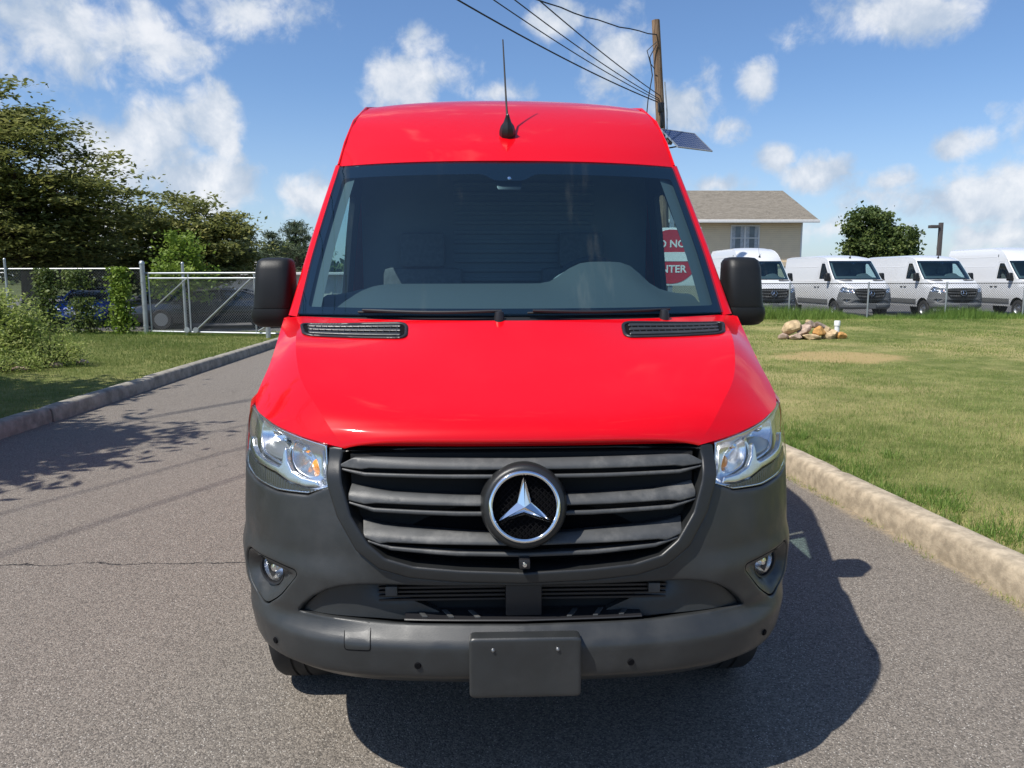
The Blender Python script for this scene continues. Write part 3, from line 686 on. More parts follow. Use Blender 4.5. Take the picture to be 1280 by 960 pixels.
    for k in range(-8, 9):
        o = k*.0125; L = math.sqrt(max(0, .096**2-o*o))
        for A_ in (radians(45), radians(-45)):
            d = Vector((cos(A_), sin(A_), 0)); n_ = Vector((-d.y, d.x, 0)); p0, p1 = n_*o-d*L, n_*o+d*L
            gm.tube([T @ Vector((p0.x,p0.y,-.006)), T @ Vector((p1.x,p1.y,-.006))], .0018, 4)
    gm.build('emblem_mesh', M['void'], em)['kind'] = 'stuff'
    rg = MB(); prof = [(.0985+.0068*cos(a), .012+.0075*sin(a)) for a in [2*pi*i/14 for i in range(15)]]; rg.lathe(prof, 64, T); rg.build('emblem_ring', M['chrome'], em, smooth=True, sharp=90)
    st = MB(); apex = T @ Vector((0,0,.024))
    for k in range(3):
        a = pi/2+2*pi*k/3; tip = T @ Vector((.094*cos(a), .094*sin(a), .010))
        v1 = T @ Vector((.0235*cos(a-pi/3), .0235*sin(a-pi/3), .004)); v2 = T @ Vector((.0235*cos(a+pi/3), .0235*sin(a+pi/3), .004))
        t1 = T @ Vector((.094*cos(a)+.002*sin(a), .094*sin(a)-.002*cos(a), .004)); t2 = T @ Vector((.094*cos(a)-.002*sin(a), .094*sin(a)+.002*cos(a), .004))
        st.add([apex, v1, t1, tip], [(0,1,2,3)]); st.add([apex, tip, t2, v2], [(0,1,2,3)])
    st.build('emblem_star', M['chrome'], em)
    cb = MB(); c = Vector(S(0,.819))+Vector((0,-.004,0)); cb.obox(c, (.016,0,0), (0,.03,0), (0,0,.014)); cm = cb.build('front_camera', M['black'], R, bevel=.005)
    cl = MB(); cl.lathe([(.001,.006),(.006,.005),(.008,0)], 14, Matrix.Translation(c+Vector((0,-.029,0))) @ Matrix.Rotation(radians(90),4,'X')); cl.build('camera_lens', M['mglass'], cm, smooth=True)
    # ---- headlights
    cavA = rcorner([(.974,1.190),(.85,1.171),(.762,1.150),(.786,1.11),(.792,1.072),(.86,1.078),(.955,1.09),(.990,1.13)], .02, 4)
    cavB = rcorner([(.748,1.146),(.70,1.131),(.657,1.10),(.640,1.05),(.69,1.046),(.735,1.062),(.758,1.09),(.762,1.12)], .02, 4)
    guide = [(1.030,1.120),(1.006,1.118),(.990,1.096),(.955,1.081),(.86,1.070),(.800,1.064),(.785,1.070),(.782,1.105),(.774,1.124),(.767,1.120),(.758,1.085),(.735,1.056),(.69,1.041),(.635,1.036),(.628,1.02),(.68,1.016),(.745,1.024),(.81,1.044),(.965,1.060),(1.025,1.075),(1.036,1.095)]
    flute = [(1.046,1.072),(.965,1.054),(.81,1.038),(.745,1.018),(.68,1.010),(.61,1.013),(.60,1.022),(.66,1.002),(.80,.998),(.95,1.010),(1.046,1.035)]
    def bowl(poly, depth, fl):
        def f_(u, z):
            d = edist(np.array([[abs(u), z]]), poly)[0]; return -.03-depth*(1-(1-min(1, d/.05))**2)+fl*sin(u*210)*min(1, d/.02)
        return f_
    for s in (1, -1):
        f = (lambda L: L) if s > 0 else mir
        hl = patch('headlight', S, f(HL), [f(cavA), f(cavB)], .014, lambda u, z: -.004-.022*ss(edist(np.array([[abs(u), z]]), HL)[0]/.035), .05, .004, M['satin'], R, hthick=.03)
        patch('reflector', S, f(cavA), [], .010, bowl(cavA, .055, .0035), 0, 0, M['refl'], hl, sharp=70)
        patch('reflector', S, f(cavB), [], .010, bowl(cavB, .050, .002), 0, 0, M['refl'], hl, sharp=70)
        shd = [(.797,1.080),(.86,1.083),(.955,1.095),(.972,1.106),(.93,1.124),(.88,1.134),(.84,1.132),(.80,1.118)]
        patch('reflector_shade', S, f(shd), [], .012, lambda u, z: -.028-.025*ss((z-1.085)/.05), .02, .004, M['shade'], hl)
        patch('light_guide', S, f(guide), [], .012, -.003, .012, .005, M['satin'], hl)
        patch('fluted_strip', S, f(flute), [], .0045, lambda u, z: -.004+.0016*sin(u*520), .006, 0, M['flute'], hl, sharp=180)
        for cu, cz, r, mt, nm in ((.90,1.150,.016,'chrome','bulb'),(.668,1.068,.022,'amber','indicator_bulb'),(.722,1.112,.014,'chrome','bulb')):
            c0 = Vector(S(s*cu, cz)); nn = (Vector(S(s*cu+.01, cz))-Vector(S(s*cu-.01, cz))).cross(Vector((0,0,1))).normalized()
            T = Matrix.Translation(c0-nn*.075) @ nn.to_track_quat('Z','Y').to_matrix().to_4x4()
            b = MB(); b.lathe([(.001,.040),(r*.6,.037),(r,.028),(r,0),(r*.9,-.02)], 16, T); b.build(nm, M[mt], hl, smooth=True)
        patch('headlight_lens', S, f(HL), [], .03, .0035, .02, .008, M['lens'], hl)
    # ---- mirrors
    for s in (1, -1):
        rows = []
        def ring(z, x0, x1, y0, y1, n=26, e=.55):
            cx, cy, rx, ry = (x0+x1)/2, (y0+y1)/2, (x1-x0)/2, (y1-y0)/2
            return [(s*(cx+rx*math.copysign(abs(cos(a))**e, cos(a))), cy+ry*math.copysign(abs(sin(a))**e, sin(a)), z) for a in [2*pi*i/n for i in range(n)]]
        spec = [(1.752,1.02,1.10,1.40,1.46),(1.748,1.00,1.125,1.37,1.48),(1.735,.990,1.140,1.35,1.495),(1.70,.985,1.148,1.335,1.50),(1.62,.983,1.153,1.325,1.50),(1.545,.982,1.160,1.32,1.50),(1.528,.984,1.166,1.322,1.498)]
        mb = MB(); mb.grid([ring(*q) for q in spec], True, flip=s > 0); b0 = 0; mb.f.append(tuple(range(26)))
        mr = mb.build('side_mirror', M['mirrorblack'], R, smooth=True, sharp=50); mr.location = (-s*.008, 0, -.018)
        spec = [(1.526,.985,1.168,1.318,1.50),(1.50,.982,1.173,1.315,1.50),(1.465,.984,1.168,1.325,1.495),(1.447,.99,1.15,1.345,1.48),(1.442,1.01,1.13,1.37,1.46)]
        mb = MB(); mb.grid([ring(*q) for q in spec], True, flip=s > 0); mb.f.append(tuple(range(25,-1,-1))); n0 = 4*26; mb.f.append(tuple(range(n0, n0+26)))
        mb.build('mirror_foot', M['mirrorblack'], mr, smooth=True, sharp=50)
        mb = MB(); mb.obox((s*1.02, 1.40, 1.484), (.085,0,0), (0,.062,0), (0,0,.036)); mb.build('mirror_arm', M['mirrorblack'], mr, bevel=.012)
        mb = MB(); mb.add([(s*1.0,1.502,1.55),(s*1.14,1.502,1.55),(s*1.14,1.502,1.73),(s*1.0,1.502,1.73)], [(0,1,2,3)]); mb.build('mirror_glass', M['mglass'], mr)
        mb = MB(); mb.obox((s*.945,1.44,1.50), (.02,0,0), (0,.09,0), (0,0,.055)); mb.build('mirror_mount', M['mirrorblack'], mr, bevel=.01)
    # ---- antenna
    zr = 2.352 if kind == 'high' else 2.30; yr = 1.87
    T = Matrix.Translation((0, yr, zr)) @ Matrix.Rotation(radians(28), 4, 'X')
    ab = MB(); ab.lathe([(.036,-.02),(.041,.004),(.040,.022),(.033,.045),(.020,.062),(.012,.085),(.008,.10),(.001,.105)], 8, T); an = ab.build('antenna', M['black'], R, smooth=True, sharp=25)
    am = MB(); am.tube([T @ Vector((0,0,.07)), (-.004, yr+.06, zr+.17), (-.018, yr+.16, zr+.50)], [.0065,.005,.0034], 8); am.build('antenna_mast', M['rubber'], an, smooth=True)
    # ---- wheels
    for yw in (1.0, 4.67):
        for s in (1, -1):
            T = Matrix.Translation((s*.845, yw, .350)) @ Matrix.Rotation(radians(90)*s, 4, 'Y')
            tb = MB(); tb.lathe([(.20,-.10),(.215,-.115),(.30,-.12),(.335,-.105),(.347,-.085),(.350,-.05),(.350,-.030),(.343,-.028),(.343,-.020),(.350,-.018),(.350,.018),(.343,.020),(.343,.028),(.350,.030),(.350,.05),(.347,.085),(.335,.105),(.30,.12),(.215,.115),(.20,.10)], 48, T)
            wh = tb.build('wheel', M['rubber'], R, smooth=True, sharp=30)
            rb = MB(); rb.lathe([(.205,.10),(.19,.108),(.185,.08),(.15,.05),(.11,.06),(.075,.095),(.03,.10),(.001,.10)], 32, T); rb.build('rim', M['steel'], wh, smooth=True, sharp=40)
    # ---- cab interior
    mb = MB(); rows = []
    for i in range(37):
        x = -.86+1.72*i/36; wv = W(x,1.49)[1]
        bump = .17*math.exp(-((x-.44)/.20)**4)
        dr_ = .05*ss((abs(x)-.55)/.3); rows.append([(x, wv+.02, 1.482), (x, wv+.20, 1.555-dr_), (x, max(wv+.36,1.46), 1.605-dr_+bump*.2), (x, max(wv+.42,1.56), 1.615-dr_+bump*.6), (x, max(wv+.44,1.66), 1.610-dr_+bump*.6), (x, max(wv+.46,1.70), 1.56-dr_), (x, 1.66, 1.0)])
    mb.grid(rows, flip=True); ds = mb.build('dashboard', M['dash'], R, smooth=True, sharp=50)
    mb = MB()
    rows = []
    for i in range(25):
        a = pi*i/24; rows.append([(.44+.235*cos(a), 1.585, 1.565+.125*sin(a)**.8), (.44+.245*cos(a), 1.70, 1.565+.135*sin(a)**.8)])
    mb.grid(rows); c0 = len(mb.v)
    for i in range(25): mb.v.append(rows[i][0])
    mb.v.append((.44,1.58,1.565)); mb.f += [(c0+i, c0+i+1, c0+25) for i in range(24)]
    mb.build('instrument_hood', M['binn'], ds, smooth=True, sharp=40)
    sw = MB(); T = Matrix.Translation((.44,1.86,1.56)) @ Matrix.Rotation(radians(65),4,'X')
    sw.lathe([(.195+.017*cos(a), .017*sin(a)) for a in [2*pi*i/8 for i in range(9)]], 32, T); sw.obox(T @ Vector((0,0,-.01)), T.to_3x3() @ Vector((.19,0,0)), T.to_3x3() @ Vector((0,.04,0)), T.to_3x3() @ Vector((0,0,.02)))
    sw.build('steering_wheel', M['inner'], R, smooth=True, sharp=50)
    mb = MB(); mb.box((-.84,2.50,.55),(.84,2.54,2.16 if kind == 'low' else 2.45)); pt = mb.build('partition', M['bulk'], R)
    for k in range(11):
        b = MB(); z = 1.62+.055*k; b.box((-.30,2.470,z),(.52,2.505,z+.022)); b.build('partition_rib', M['bulk'], pt, bevel=.006)
    b = MB(); b.box((-.30,2.44,1.585),(.33,2.47,1.612)); b.build('partition_rail', M['trim'], pt)
    for x in (-.48,.44):
        b = MB(); b.obox((x,2.20,.98), (.24,0,0), (0,.25,.02), (0,0,.07)); sb = b.build('seat', M['seat'], R, bevel=.04)
        b = MB(); b.obox((x,2.40,1.36), (.23,0,0), (0,.06,0), (0,.05,.34)); b.build('seat_back', M['seat'], sb, bevel=.04)
        b = MB(); b.obox((x,2.42,1.80), (.13,0,0), (0,.045,0), (0,.01,.10)); b.build('headrest', M['seat'], sb, bevel=.03)
    b = MB(); b.box((-.55,.18,.47),(.55,.62,.56)); b.box((-.70,.62,.47),(.70,1.45,.56)); b.box((-.92,1.45,.47),(.92,5.86,.56)); b.build('underbody', M['under'], R)
    b = MB(); b.box((-.52,.16,.56),(.52,.9,1.12)); b.box((-.84,1.2,.56),(.84,1.55,1.40)); b.build('engine_bay', M['under'], R)
    return R

VANGROUP = 'white delivery vans parked in the car park'
red = build_van('high', 'red')
tag(red, 'red high roof delivery van with grey bumper and blank plate holder on the asphalt drive', 'van')
# white vans: copies for the high roof, one new body for the low roof
def repaint(o, mat):
    for s in o.material_slots:
        if s.material == M['red']: s.link = 'OBJECT'; s.material = mat
        elif s.material == M['plastic']: s.link = 'OBJECT'; s.material = M['hazed']
    for c in o.children: repaint(c, mat)
vans = []
lowv = build_van('low', 'white')
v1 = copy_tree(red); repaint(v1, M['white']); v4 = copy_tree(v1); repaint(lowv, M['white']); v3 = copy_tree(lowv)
for o, x, lab in ((v1, 10.5, 'white high roof van nearest the house, half hidden by the red van side mirror'),
                  (lowv, 14.0, 'white low roof van parked second from the tan house, left of the round tree'),
                  (v3, 17.5, 'white low roof van parked in front of the grey lamp post'),
                  (v4, 21.0, 'white high roof van at the right end of the row, cut off by the frame')):
    o.location = (x+random.uniform(-.08,.08), 26.0+random.uniform(-.3,.3), .008); o.rotation_euler = (0, 0, radians(random.uniform(-1.6, 1.6))); tag(o, lab, 'van', VANGROUP)

# ================================================================ vegetation tools
def leaf_mat(name, c0, c1, c2, trans=.25):
    m, t, out = new_mat(name); at = t.node('ShaderNodeAttribute', attribute_name='tone')
    r = t.node('ShaderNodeValToRGB'); t.put(r.inputs[0], at.outputs['Fac']); e = r.color_ramp.elements
    e[0].color = (*c0, 1); e[1].color = (*c2, 1); k = e.new(.5); k.color = (*c1, 1)
    d = t.node('ShaderNodeBsdfPrincipled'); t.put(d.inputs['Base Color'], r.outputs[0]); d.inputs['Roughness'].default_value = .55; d.inputs['Specular IOR Level'].default_value = .3
    tl = t.node('ShaderNodeBsdfTranslucent'); t.put(tl.inputs[0], r.outputs[0]); mx = t.node('ShaderNodeMixShader'); mx.inputs[0].default_value = trans
    t.l.new(d.outputs[0], mx.inputs[1]); t.l.new(tl.outputs[0], mx.inputs[2]); t.l.new(mx.outputs[0], out.inputs[0]); return m
M['leaf_olive'] = leaf_mat('olive_foliage', (.08,.10,.028), (.185,.205,.058), (.34,.33,.11), .48)
M['leaf_dark'] = leaf_mat('dark_foliage', (.035,.050,.018), (.075,.098,.03), (.15,.165,.05), .35)
M['leaf_bright'] = leaf_mat('bright_foliage', (.09,.15,.02), (.18,.27,.035), (.28,.36,.07), .4)
M['leaf_pine'] = leaf_mat('pine_needles', (.035,.058,.032), (.070,.10,.052), (.13,.155,.075), .15)
M['leaf_weed'] = leaf_mat('weed_leaves', (.13,.19,.04), (.28,.35,.085), (.46,.50,.18), .45)
M['leaf_mid'] = leaf_mat('maple_foliage', (.055,.085,.025), (.11,.155,.042), (.20,.235,.07), .35)
M['grass'] = leaf_mat('grass_blades', (.11,.18,.034), (.24,.31,.078), (.53,.48,.21), .38)
M['grass_l'] = leaf_mat('green_grass_blades', (.085,.14,.024), (.16,.215,.05), (.31,.30,.11), .35)
M['tall'] = leaf_mat('tall_grass_blades', (.10,.19,.035), (.19,.29,.06), (.33,.38,.11), .4)
M['bark'] = pbr('bark', (.055,.045,.035), .95, var=.4, vscale=6, bump=1, bscale=30, spec=.1)
M['straw'] = pbr('dry_straw', (.30,.21,.11), .95, var=.3, vscale=20, spec=.1)
def poly_mesh(name, V, nper, tone, mat, parent=None):
    """V: (n*nper,3) -> n polygons; tone per polygon"""
    n = len(V)//nper; me = bpy.data.meshes.new(name)
    me.vertices.add(len(V)); me.vertices.foreach_set('co', np.ascontiguousarray(V, dtype=np.float32).ravel())
    me.loops.add(len(V)); me.loops.foreach_set('vertex_index', np.arange(len(V), dtype=np.int32))
    me.polygons.add(n); me.polygons.foreach_set('loop_start', np.arange(0, len(V), nper, dtype=np.int32))
    me.update(calc_edges=True)
    a = me.attributes.new('tone', 'FLOAT', 'FACE'); a.data.foreach_set('value', tone.astype(np.float32))
    me.materials.append(mat); o = link(bpy.data.objects.new(name, me))
    if parent is not None: o.parent = parent
    return o
def leaves(C, size, flat=.5, aspect=.5, droop=None):
    """diamond leaves at centres C"""
    n = len(C); a = RNG.uniform(0, 2*pi, n); tilt = RNG.normal(0, 1, n)*(1-flat)*1.1
    d = np.stack([np.cos(a), np.sin(a), np.tan(np.clip(tilt, -1.2, 1.2))*.6], 1); d /= np.linalg.norm(d, axis=1, keepdims=True)
    r = RNG.normal(0, 1, (n, 3)); r[:,2] += flat*3; s = np.cross(d, r); s /= np.linalg.norm(s, axis=1, keepdims=True)
    L = size*RNG.uniform(.6, 1.35, n)[:,None]; P = np.empty((n, 4, 3))
    P[:,0] = C-d*L*.5; P[:,1] = C+s*L*aspect*.5; P[:,2] = C+d*L*.5; P[:,3] = C-s*L*aspect*.5
    return P.reshape(-1, 3)
def ell_points(n, shell=.55):
    v = RNG.normal(0, 1, (n, 3)); v /= np.linalg.norm(v, axis=1, keepdims=True); r = shell+(1-shell)*RNG.random(n)**.6
    return v*r[:,None]
def tree(name, label, cat, base, blobs, ncl, nleaf, size, mat, trunk_r, flat=.5, spray=(.5,.5,.18), aspect=.5, group=None, shell=.5, trunk_top=None, lean=(0,0), limbs=14, out=.3):
    base = np.array(base, float); R = empty(name, tuple(base)); tag(R, label, cat, group)
    blobs = [np.array(b, float) for b in blobs]; wts = np.array([b[3]*b[4]+b[3]*b[5] for b in blobs]); wts = wts/wts.sum(); pts = []
    cl = []
    for b, wt in zip(blobs, wts):
        k = max(2, int(ncl*wt)); c = ell_points(k, shell)*b[3:6]+b[:3]; cl.append(c)
    cl = np.concatenate(cl); tone_c = RNG.normal(.45, .20, len(cl))
    ctr = np.mean([b[:3] for b in blobs], 0)
    for c, tn in zip(cl, tone_c):
        k = int(nleaf*RNG.uniform(.5, 1.5)); p = RNG.normal(0, .5, (k, 3))*np.array(spray)*RNG.uniform(.6, 1.4)
        hd = (c-ctr)[:2]; hd = hd/(np.linalg.norm(hd)+1e-6); q = p[:,0].copy(); s_ = p[:,1].copy()
        p[:,0] = hd[0]*q-hd[1]*s_; p[:,1] = hd[1]*q+hd[0]*s_; p[:,2] += out*.0-.18*q*q+ .25*q*(c[2] > ctr[2])
        pts.append(np.concatenate([c+p, np.full((k, 1), tn)], 1))
    A = np.concatenate(pts); C = A[:, :3]; tone = np.clip(A[:, 3]+RNG.normal(0, .12, len(A)), 0, 1)
    poly_mesh('crown', leaves(C, size, flat, aspect), 4, tone, mat, R)
    mb = MB(); top = trunk_top or ctr[2]
    sp = [np.array([lean[0]*t*t, lean[1]*t*t, top*t]) for t in np.linspace(0, 1, 7)]
    mb.tube([tuple(p) for p in sp], [trunk_r*(1.25 if i == 0 else 1-.13*i) for i in range(7)], 8)
    idx = RNG.choice(len(cl), min(limbs, len(cl)), replace=False)
    for i in idx:
        e = cl[i]; t = RNG.uniform(.35, .95); s = np.array([lean[0]*t*t, lean[1]*t*t, top*t]); m_ = (s+e)/2+np.array([0,0,.12*np.linalg.norm(e-s)])
        mb.tube([tuple(s), tuple((s+m_)/2+RNG.normal(0,.05,3)), tuple(m_), tuple(e)], [trunk_r*.42, trunk_r*.30, trunk_r*.2, trunk_r*.07], 5)
    mb.build('trunk', M['bark'], R, smooth=True)
    return R
def blades(xy, z, h, wd, lean=.5):
    n = len(xy); a = RNG.uniform(0, 2*pi, n); b = RNG.uniform(0, 2*pi, n); l = RNG.uniform(.1, 1, n)*lean; hh = h*RNG.uniform(.5, 1.3, n)
    P = np.empty((n, 3, 3)); base = np.stack([xy[:,0], xy[:,1], z], 1); s = np.stack([np.cos(a), np.sin(a), 0*a], 1)*wd*.5
    P[:,0] = base-s; P[:,1] = base+s; P[:,2] = base+np.stack([np.cos(b)*l*hh, np.sin(b)*l*hh, hh*np.sqrt(np.maximum(.1,1-l*l))], 1)
    return P.reshape(-1, 3)
def vfbm(x, y):
    return sum(np.sin(x*f*1.3+p+1.7*np.sin(y*f+p*2))*np.sin(y*f*1.1+p*1.9+1.3*np.sin(x*f*.8))*a for f, p, a in ((.7,.3,1),(1.6,1.9,.7),(3.7,4.0,.5),(8.1,2.2,.35)))
# ---- lawn grass (uncountable)
def lawn_grass(name, xr, yr, n, hf, mat, zf, cond, straw):
    # density falls with distance from the viewer's side of the lawn
    r = RNG.random(n*3); y = yr[0]+(yr[1]-yr[0])*r**1.9; x = RNG.uniform(xr[0], xr[1], n*3)
    k = cond(x, y); x, y = x[k][:n], y[k][:n]; z = np.array([zf(a, b) for a, b in zip(x, y)]) if len(x) < 60000 else zf_fast(zf, x, y)
    f = vfbm(x, y); f2 = vfbm(x*3.1+9, y*3.1); tone = np.clip(.40+straw*f*.8+straw*.6*f2+RNG.normal(0, .24, len(x)), 0, 1)
    h = hf*(1+.35*vfbm(x*.6+5, y*.6)); far = np.clip(y/9, .8, 2.4)
    V = blades(np.stack([x, y], 1), z-.008, np.maximum(.012, h)*np.ones(len(x)), (.0056*far)[:,None], .85)
    return tag(poly_mesh(name, V, 3, tone, mat), kind='stuff')
def zf_fast(zf, x, y):
    gx = np.linspace(x.min(), x.max(), 120); gy = np.linspace(y.min(), y.max(), 120); Z = np.array([[zf(a, b) for a in gx] for b in gy])
    i = np.clip((x-gx[0])/(gx[1]-gx[0]), 0, 118.99); j = np.clip((y-gy[0])/(gy[1]-gy[0]), 0, 118.99); ii = i.astype(int); jj = j.astype(int); u = i-ii; v = j-jj
    return Z[jj,ii]*(1-u)*(1-v)+Z[jj,ii+1]*u*(1-v)+Z[jj+1,ii]*(1-u)*v+Z[jj+1,ii+1]*u*v
def bare_keep(x, y): return (np.hypot((x-6.3)/1.2, (y-11.6)/.9)+.5*vfbm(x*2, y*2)*.3 > .95) | (RNG.random(len(x)) < .15)
kx = np.vectorize(kerb_x)
lawn_grass('lawn_grass', (2.4, 17), (-.5, 22.2), 430000, .042, M['grass'], lawn_z, lambda x, y: (x > kx(y)+.19) & (x < 3.8+.72*(y+2.1)) & bare_keep(x, y), .26)
lawn_grass('lawn_grass', (-14, -5.27), (2, 18.2), 130000, .050, M['grass_l'], lawn_zl, lambda x, y: x > -1.2-.82*(y+2.2), .14)
# lush clumps along the right kerb and tufts at its foot
cx = []; 
for k in range(120):
    y = RNG.uniform(.2, 6.5); x = kerb_x(y)+.20+abs(RNG.normal(0, .30)); m = RNG.integers(25, 80); cx.append(np.stack([x+RNG.normal(0, .05, m), y+RNG.normal(0, .06, m)], 1))
cx = np.concatenate(cx); cx = cx[cx[:,0] > kx(cx[:,1])+.18]; zz = zf_fast(lawn_z, cx[:,0], cx[:,1])
tag(poly_mesh('lush_grass', blades(cx, zz-.01, .085*np.ones(len(cx)), .007, .85), 3, np.clip(RNG.normal(.3,.2,len(cx)),0,1), M['tall']), kind='stuff')
gx = []
for k in range(60):
    y = RNG.uniform(.5, 7); x = kerb_x(y)-.02-abs(RNG.normal(0,.03)); m = RNG.integers(6, 26); gx.append(np.stack([x+RNG.normal(0,.02,m), y+RNG.normal(0,.05,m)], 1))
gx = np.concatenate(gx); tag(poly_mesh('gutter_weeds', blades(gx, np.zeros(len(gx)), .035*np.ones(len(gx)), .004, .9), 3, np.clip(RNG.normal(.55,.25,len(gx)),0,1), M['grass']), kind='stuff')
# tall grass at the foot of the fences
n = 42000; x = RNG.uniform(3.4, 22, n); y = 21.85+RNG.normal(0, .36, n); hh = .24*(1+.5*vfbm(x*.8, y*.3))+.10*np.exp(-((x-8)/2.2)**2)+.14*np.exp(-((x-14.6)/1.1)**2)
tag(poly_mesh('tall_grass', blades(np.stack([x, y], 1), zf_fast(lawn_z, x, y)-.02, np.maximum(.06, hh), .014, .6), 3, np.clip(.35+.15*vfbm(x, y)+RNG.normal(0,.16,n),0,1), M['tall']), kind='stuff')
n = 7000; x = RNG.uniform(-14, -5.7, n); y = 18.45+RNG.normal(0, .12, n)-.25*((x+9.3)/3.7)*(x > -9.3)*1.0; 
tag(poly_mesh('tall_grass', blades(np.stack([x, y], 1), zf_fast(lawn_zl, x, y)-.02, np.maximum(.05, .12*(1+.4*vfbm(x, y))), .012, .6), 3, np.clip(RNG.normal(.4,.2,n),0,1), M['tall']), kind='stuff')

# ================================================================ right side: fence, house, trees, lamp
M['galv'] = pbr('galvanised_steel', (.42,.44,.45), .45, .75, var=.12, vscale=4)
M['wire'] = pbr('fence_wire', (.15,.16,.165), .55, .4)
M['wire2'] = pbr('old_fence_wire', (.06,.063,.066), .6, .3)
def chain_mesh(name, p0, p1, z0, z1, pitch, r, parent, zf=None):
    p0, p1 = Vector((*p0, 0)), Vector((*p1, 0)); L = (p1-p0).length; d = (p1-p0)/L; H = z1-z0; mb = MB(); nrm = Vector((-d.y, d.x, 0))
    def seg(a, za, b, zb):
        A = p0+d*a+Vector((0,0,z0+za)); B = p0+d*b+Vector((0,0,z0+zb)); t = (B-A).normalized(); u = nrm; v = t.cross(u)
        ring = [(u*cos(q)+v*sin(q))*r for q in (0, 2*pi/3, 4*pi/3)]
        mb.add([A+q for q in ring]+[B+q for q in ring], [(0,1,4,3),(1,2,5,4),(2,0,3,5)])
    k = -H
    while k < L:
        a, b = max(k, 0), min(k+H, L)
        if b > a: seg(a, a-k, b, b-k); seg(a, H-(a-k), b, H-(b-k))
        k += pitch
    o = mb.build(name, M['wire'], parent); o['kind'] = 'stuff'; return o
def post(name, x, y, z0, z1, r, parent, cap=True):
    mb = MB(); prof = [(r, z0), (r, z1)]+([(r*1.15, z1), (r*1.15, z1+r*.5), (r*.8, z1+r*1.2), (.001, z1+r*1.5)] if cap else [(.001, z1)])
    mb.lathe(prof, 12, Matrix.Translation((x, y, 0))); return mb.build(name, M['galv'], parent, smooth=True, sharp=50)
def rail(name, a, b, r, parent):
    mb = MB(); mb.tube([a, b], r, 8); return mb.build(name, M['galv'], parent, smooth=True, sharp=60)
F = empty('chain_link_fence', (4.0, 21.8, .28)); tag(F, 'low chain link fence in front of the white vans', 'fence')
for k in range(8):
    x = 4.33+2.5*k; post('fence_post', x-4.0, 0, -.15, 1.14, .026, F)
chain_mesh('chain_link_mesh', (0,.03), (22,.03), .03, 1.11, .075, .0042, F); rail('top_rail', (0,.03,1.12), (22,.03,1.12), .013, F)
for o_ in F.children:
    if o_.name.startswith('chain_link') or o_.name.startswith('top_rail'): o_.data.materials[0] = M['wire2']
FL = empty('chain_link_fence', (-30, 18.55, .14)); tag(FL, 'chain link fence left of the gate overgrown with vines', 'fence')
for x in (5, 8, 11, 14, 17.3): post('fence_post', x, 0, -.15, 1.96, .03, FL)
chain_mesh('chain_link_mesh', (0,.03), (20.85,.03), .05, 1.72, .072, .0026, FL); rail('top_rail', (0,.03,1.72), (20.85,.03,1.72), .022, FL); rail('top_rail', (0,.10,1.62), (17.2,.10,1.62), .018, FL)
rail('brace', (14.3,.05,1.20), (16.9,.05,1.60), .016, FL)
G = empty('sliding_gate', (-9.13, 18.45, .12)); tag(G, 'galvanised chain link sliding gate with diagonal braces between two steel posts', 'gate')
gx1, gy1 = 3.62, -1.05
def gp(t, z, o=0.0): return (gx1*t+o*.28, gy1*t+o, z)
pp = MB(); post('gate_post', 0, 0, -.15, 1.86, .062, G); post('gate_post', gx1-.1, gy1-.12, -.2, 1.86, .062, G); post('rear_post', gp(.31,0)[0], gp(.31,0)[1]+.12, -.15, 1.86, .035, G)
rail('top_rail', gp(-.02,1.62,.07), gp(1.05,1.62,.07), .026, G); rail('top_rail', gp(.03,1.49,.07), gp(1.05,1.49,.07), .024, G); rail('bottom_rail', gp(.02,.10,.07), gp(1.05,.10,.07), .026, G)
for t in (.03,.35,.86): rail('upright', gp(t,.10,.07), gp(t,1.60,.07), .022, G)
rail('brace', gp(.08,.75,.03), gp(.34,1.47,.03), .018, G); rail('brace', gp(.40,.16,.03), gp(.84,1.47,.03), .020, G); rail('brace', gp(.88,.16,.03), gp(1.0,.4,.03), .018, G)
chain_mesh('chain_link_mesh', gp(.02,0,.085)[:2], gp(1.03,0,.085)[:2], .12, 1.48, .072, .0026, G)
for t in (.33,.40):
    mb = MB(); mb.lathe([(.001,-.02),(.07,-.02),(.075,0),(.07,.02),(.001,.02)], 16, Matrix.Translation(gp(t,.16,.0)) @ Matrix.Rotation(radians(90),4,'X')); mb.build('gate_roller', M['galv'], G, smooth=True, sharp=40)
for z in (.25,.8,1.4):
    mb = MB(); mb.lathe([(.066,-.015),(.07,-.015),(.07,.015),(.066,.015)], 12, Matrix.Translation((0,0,z))); mb.build('post_band', M['galv'], G, smooth=True, sharp=40)

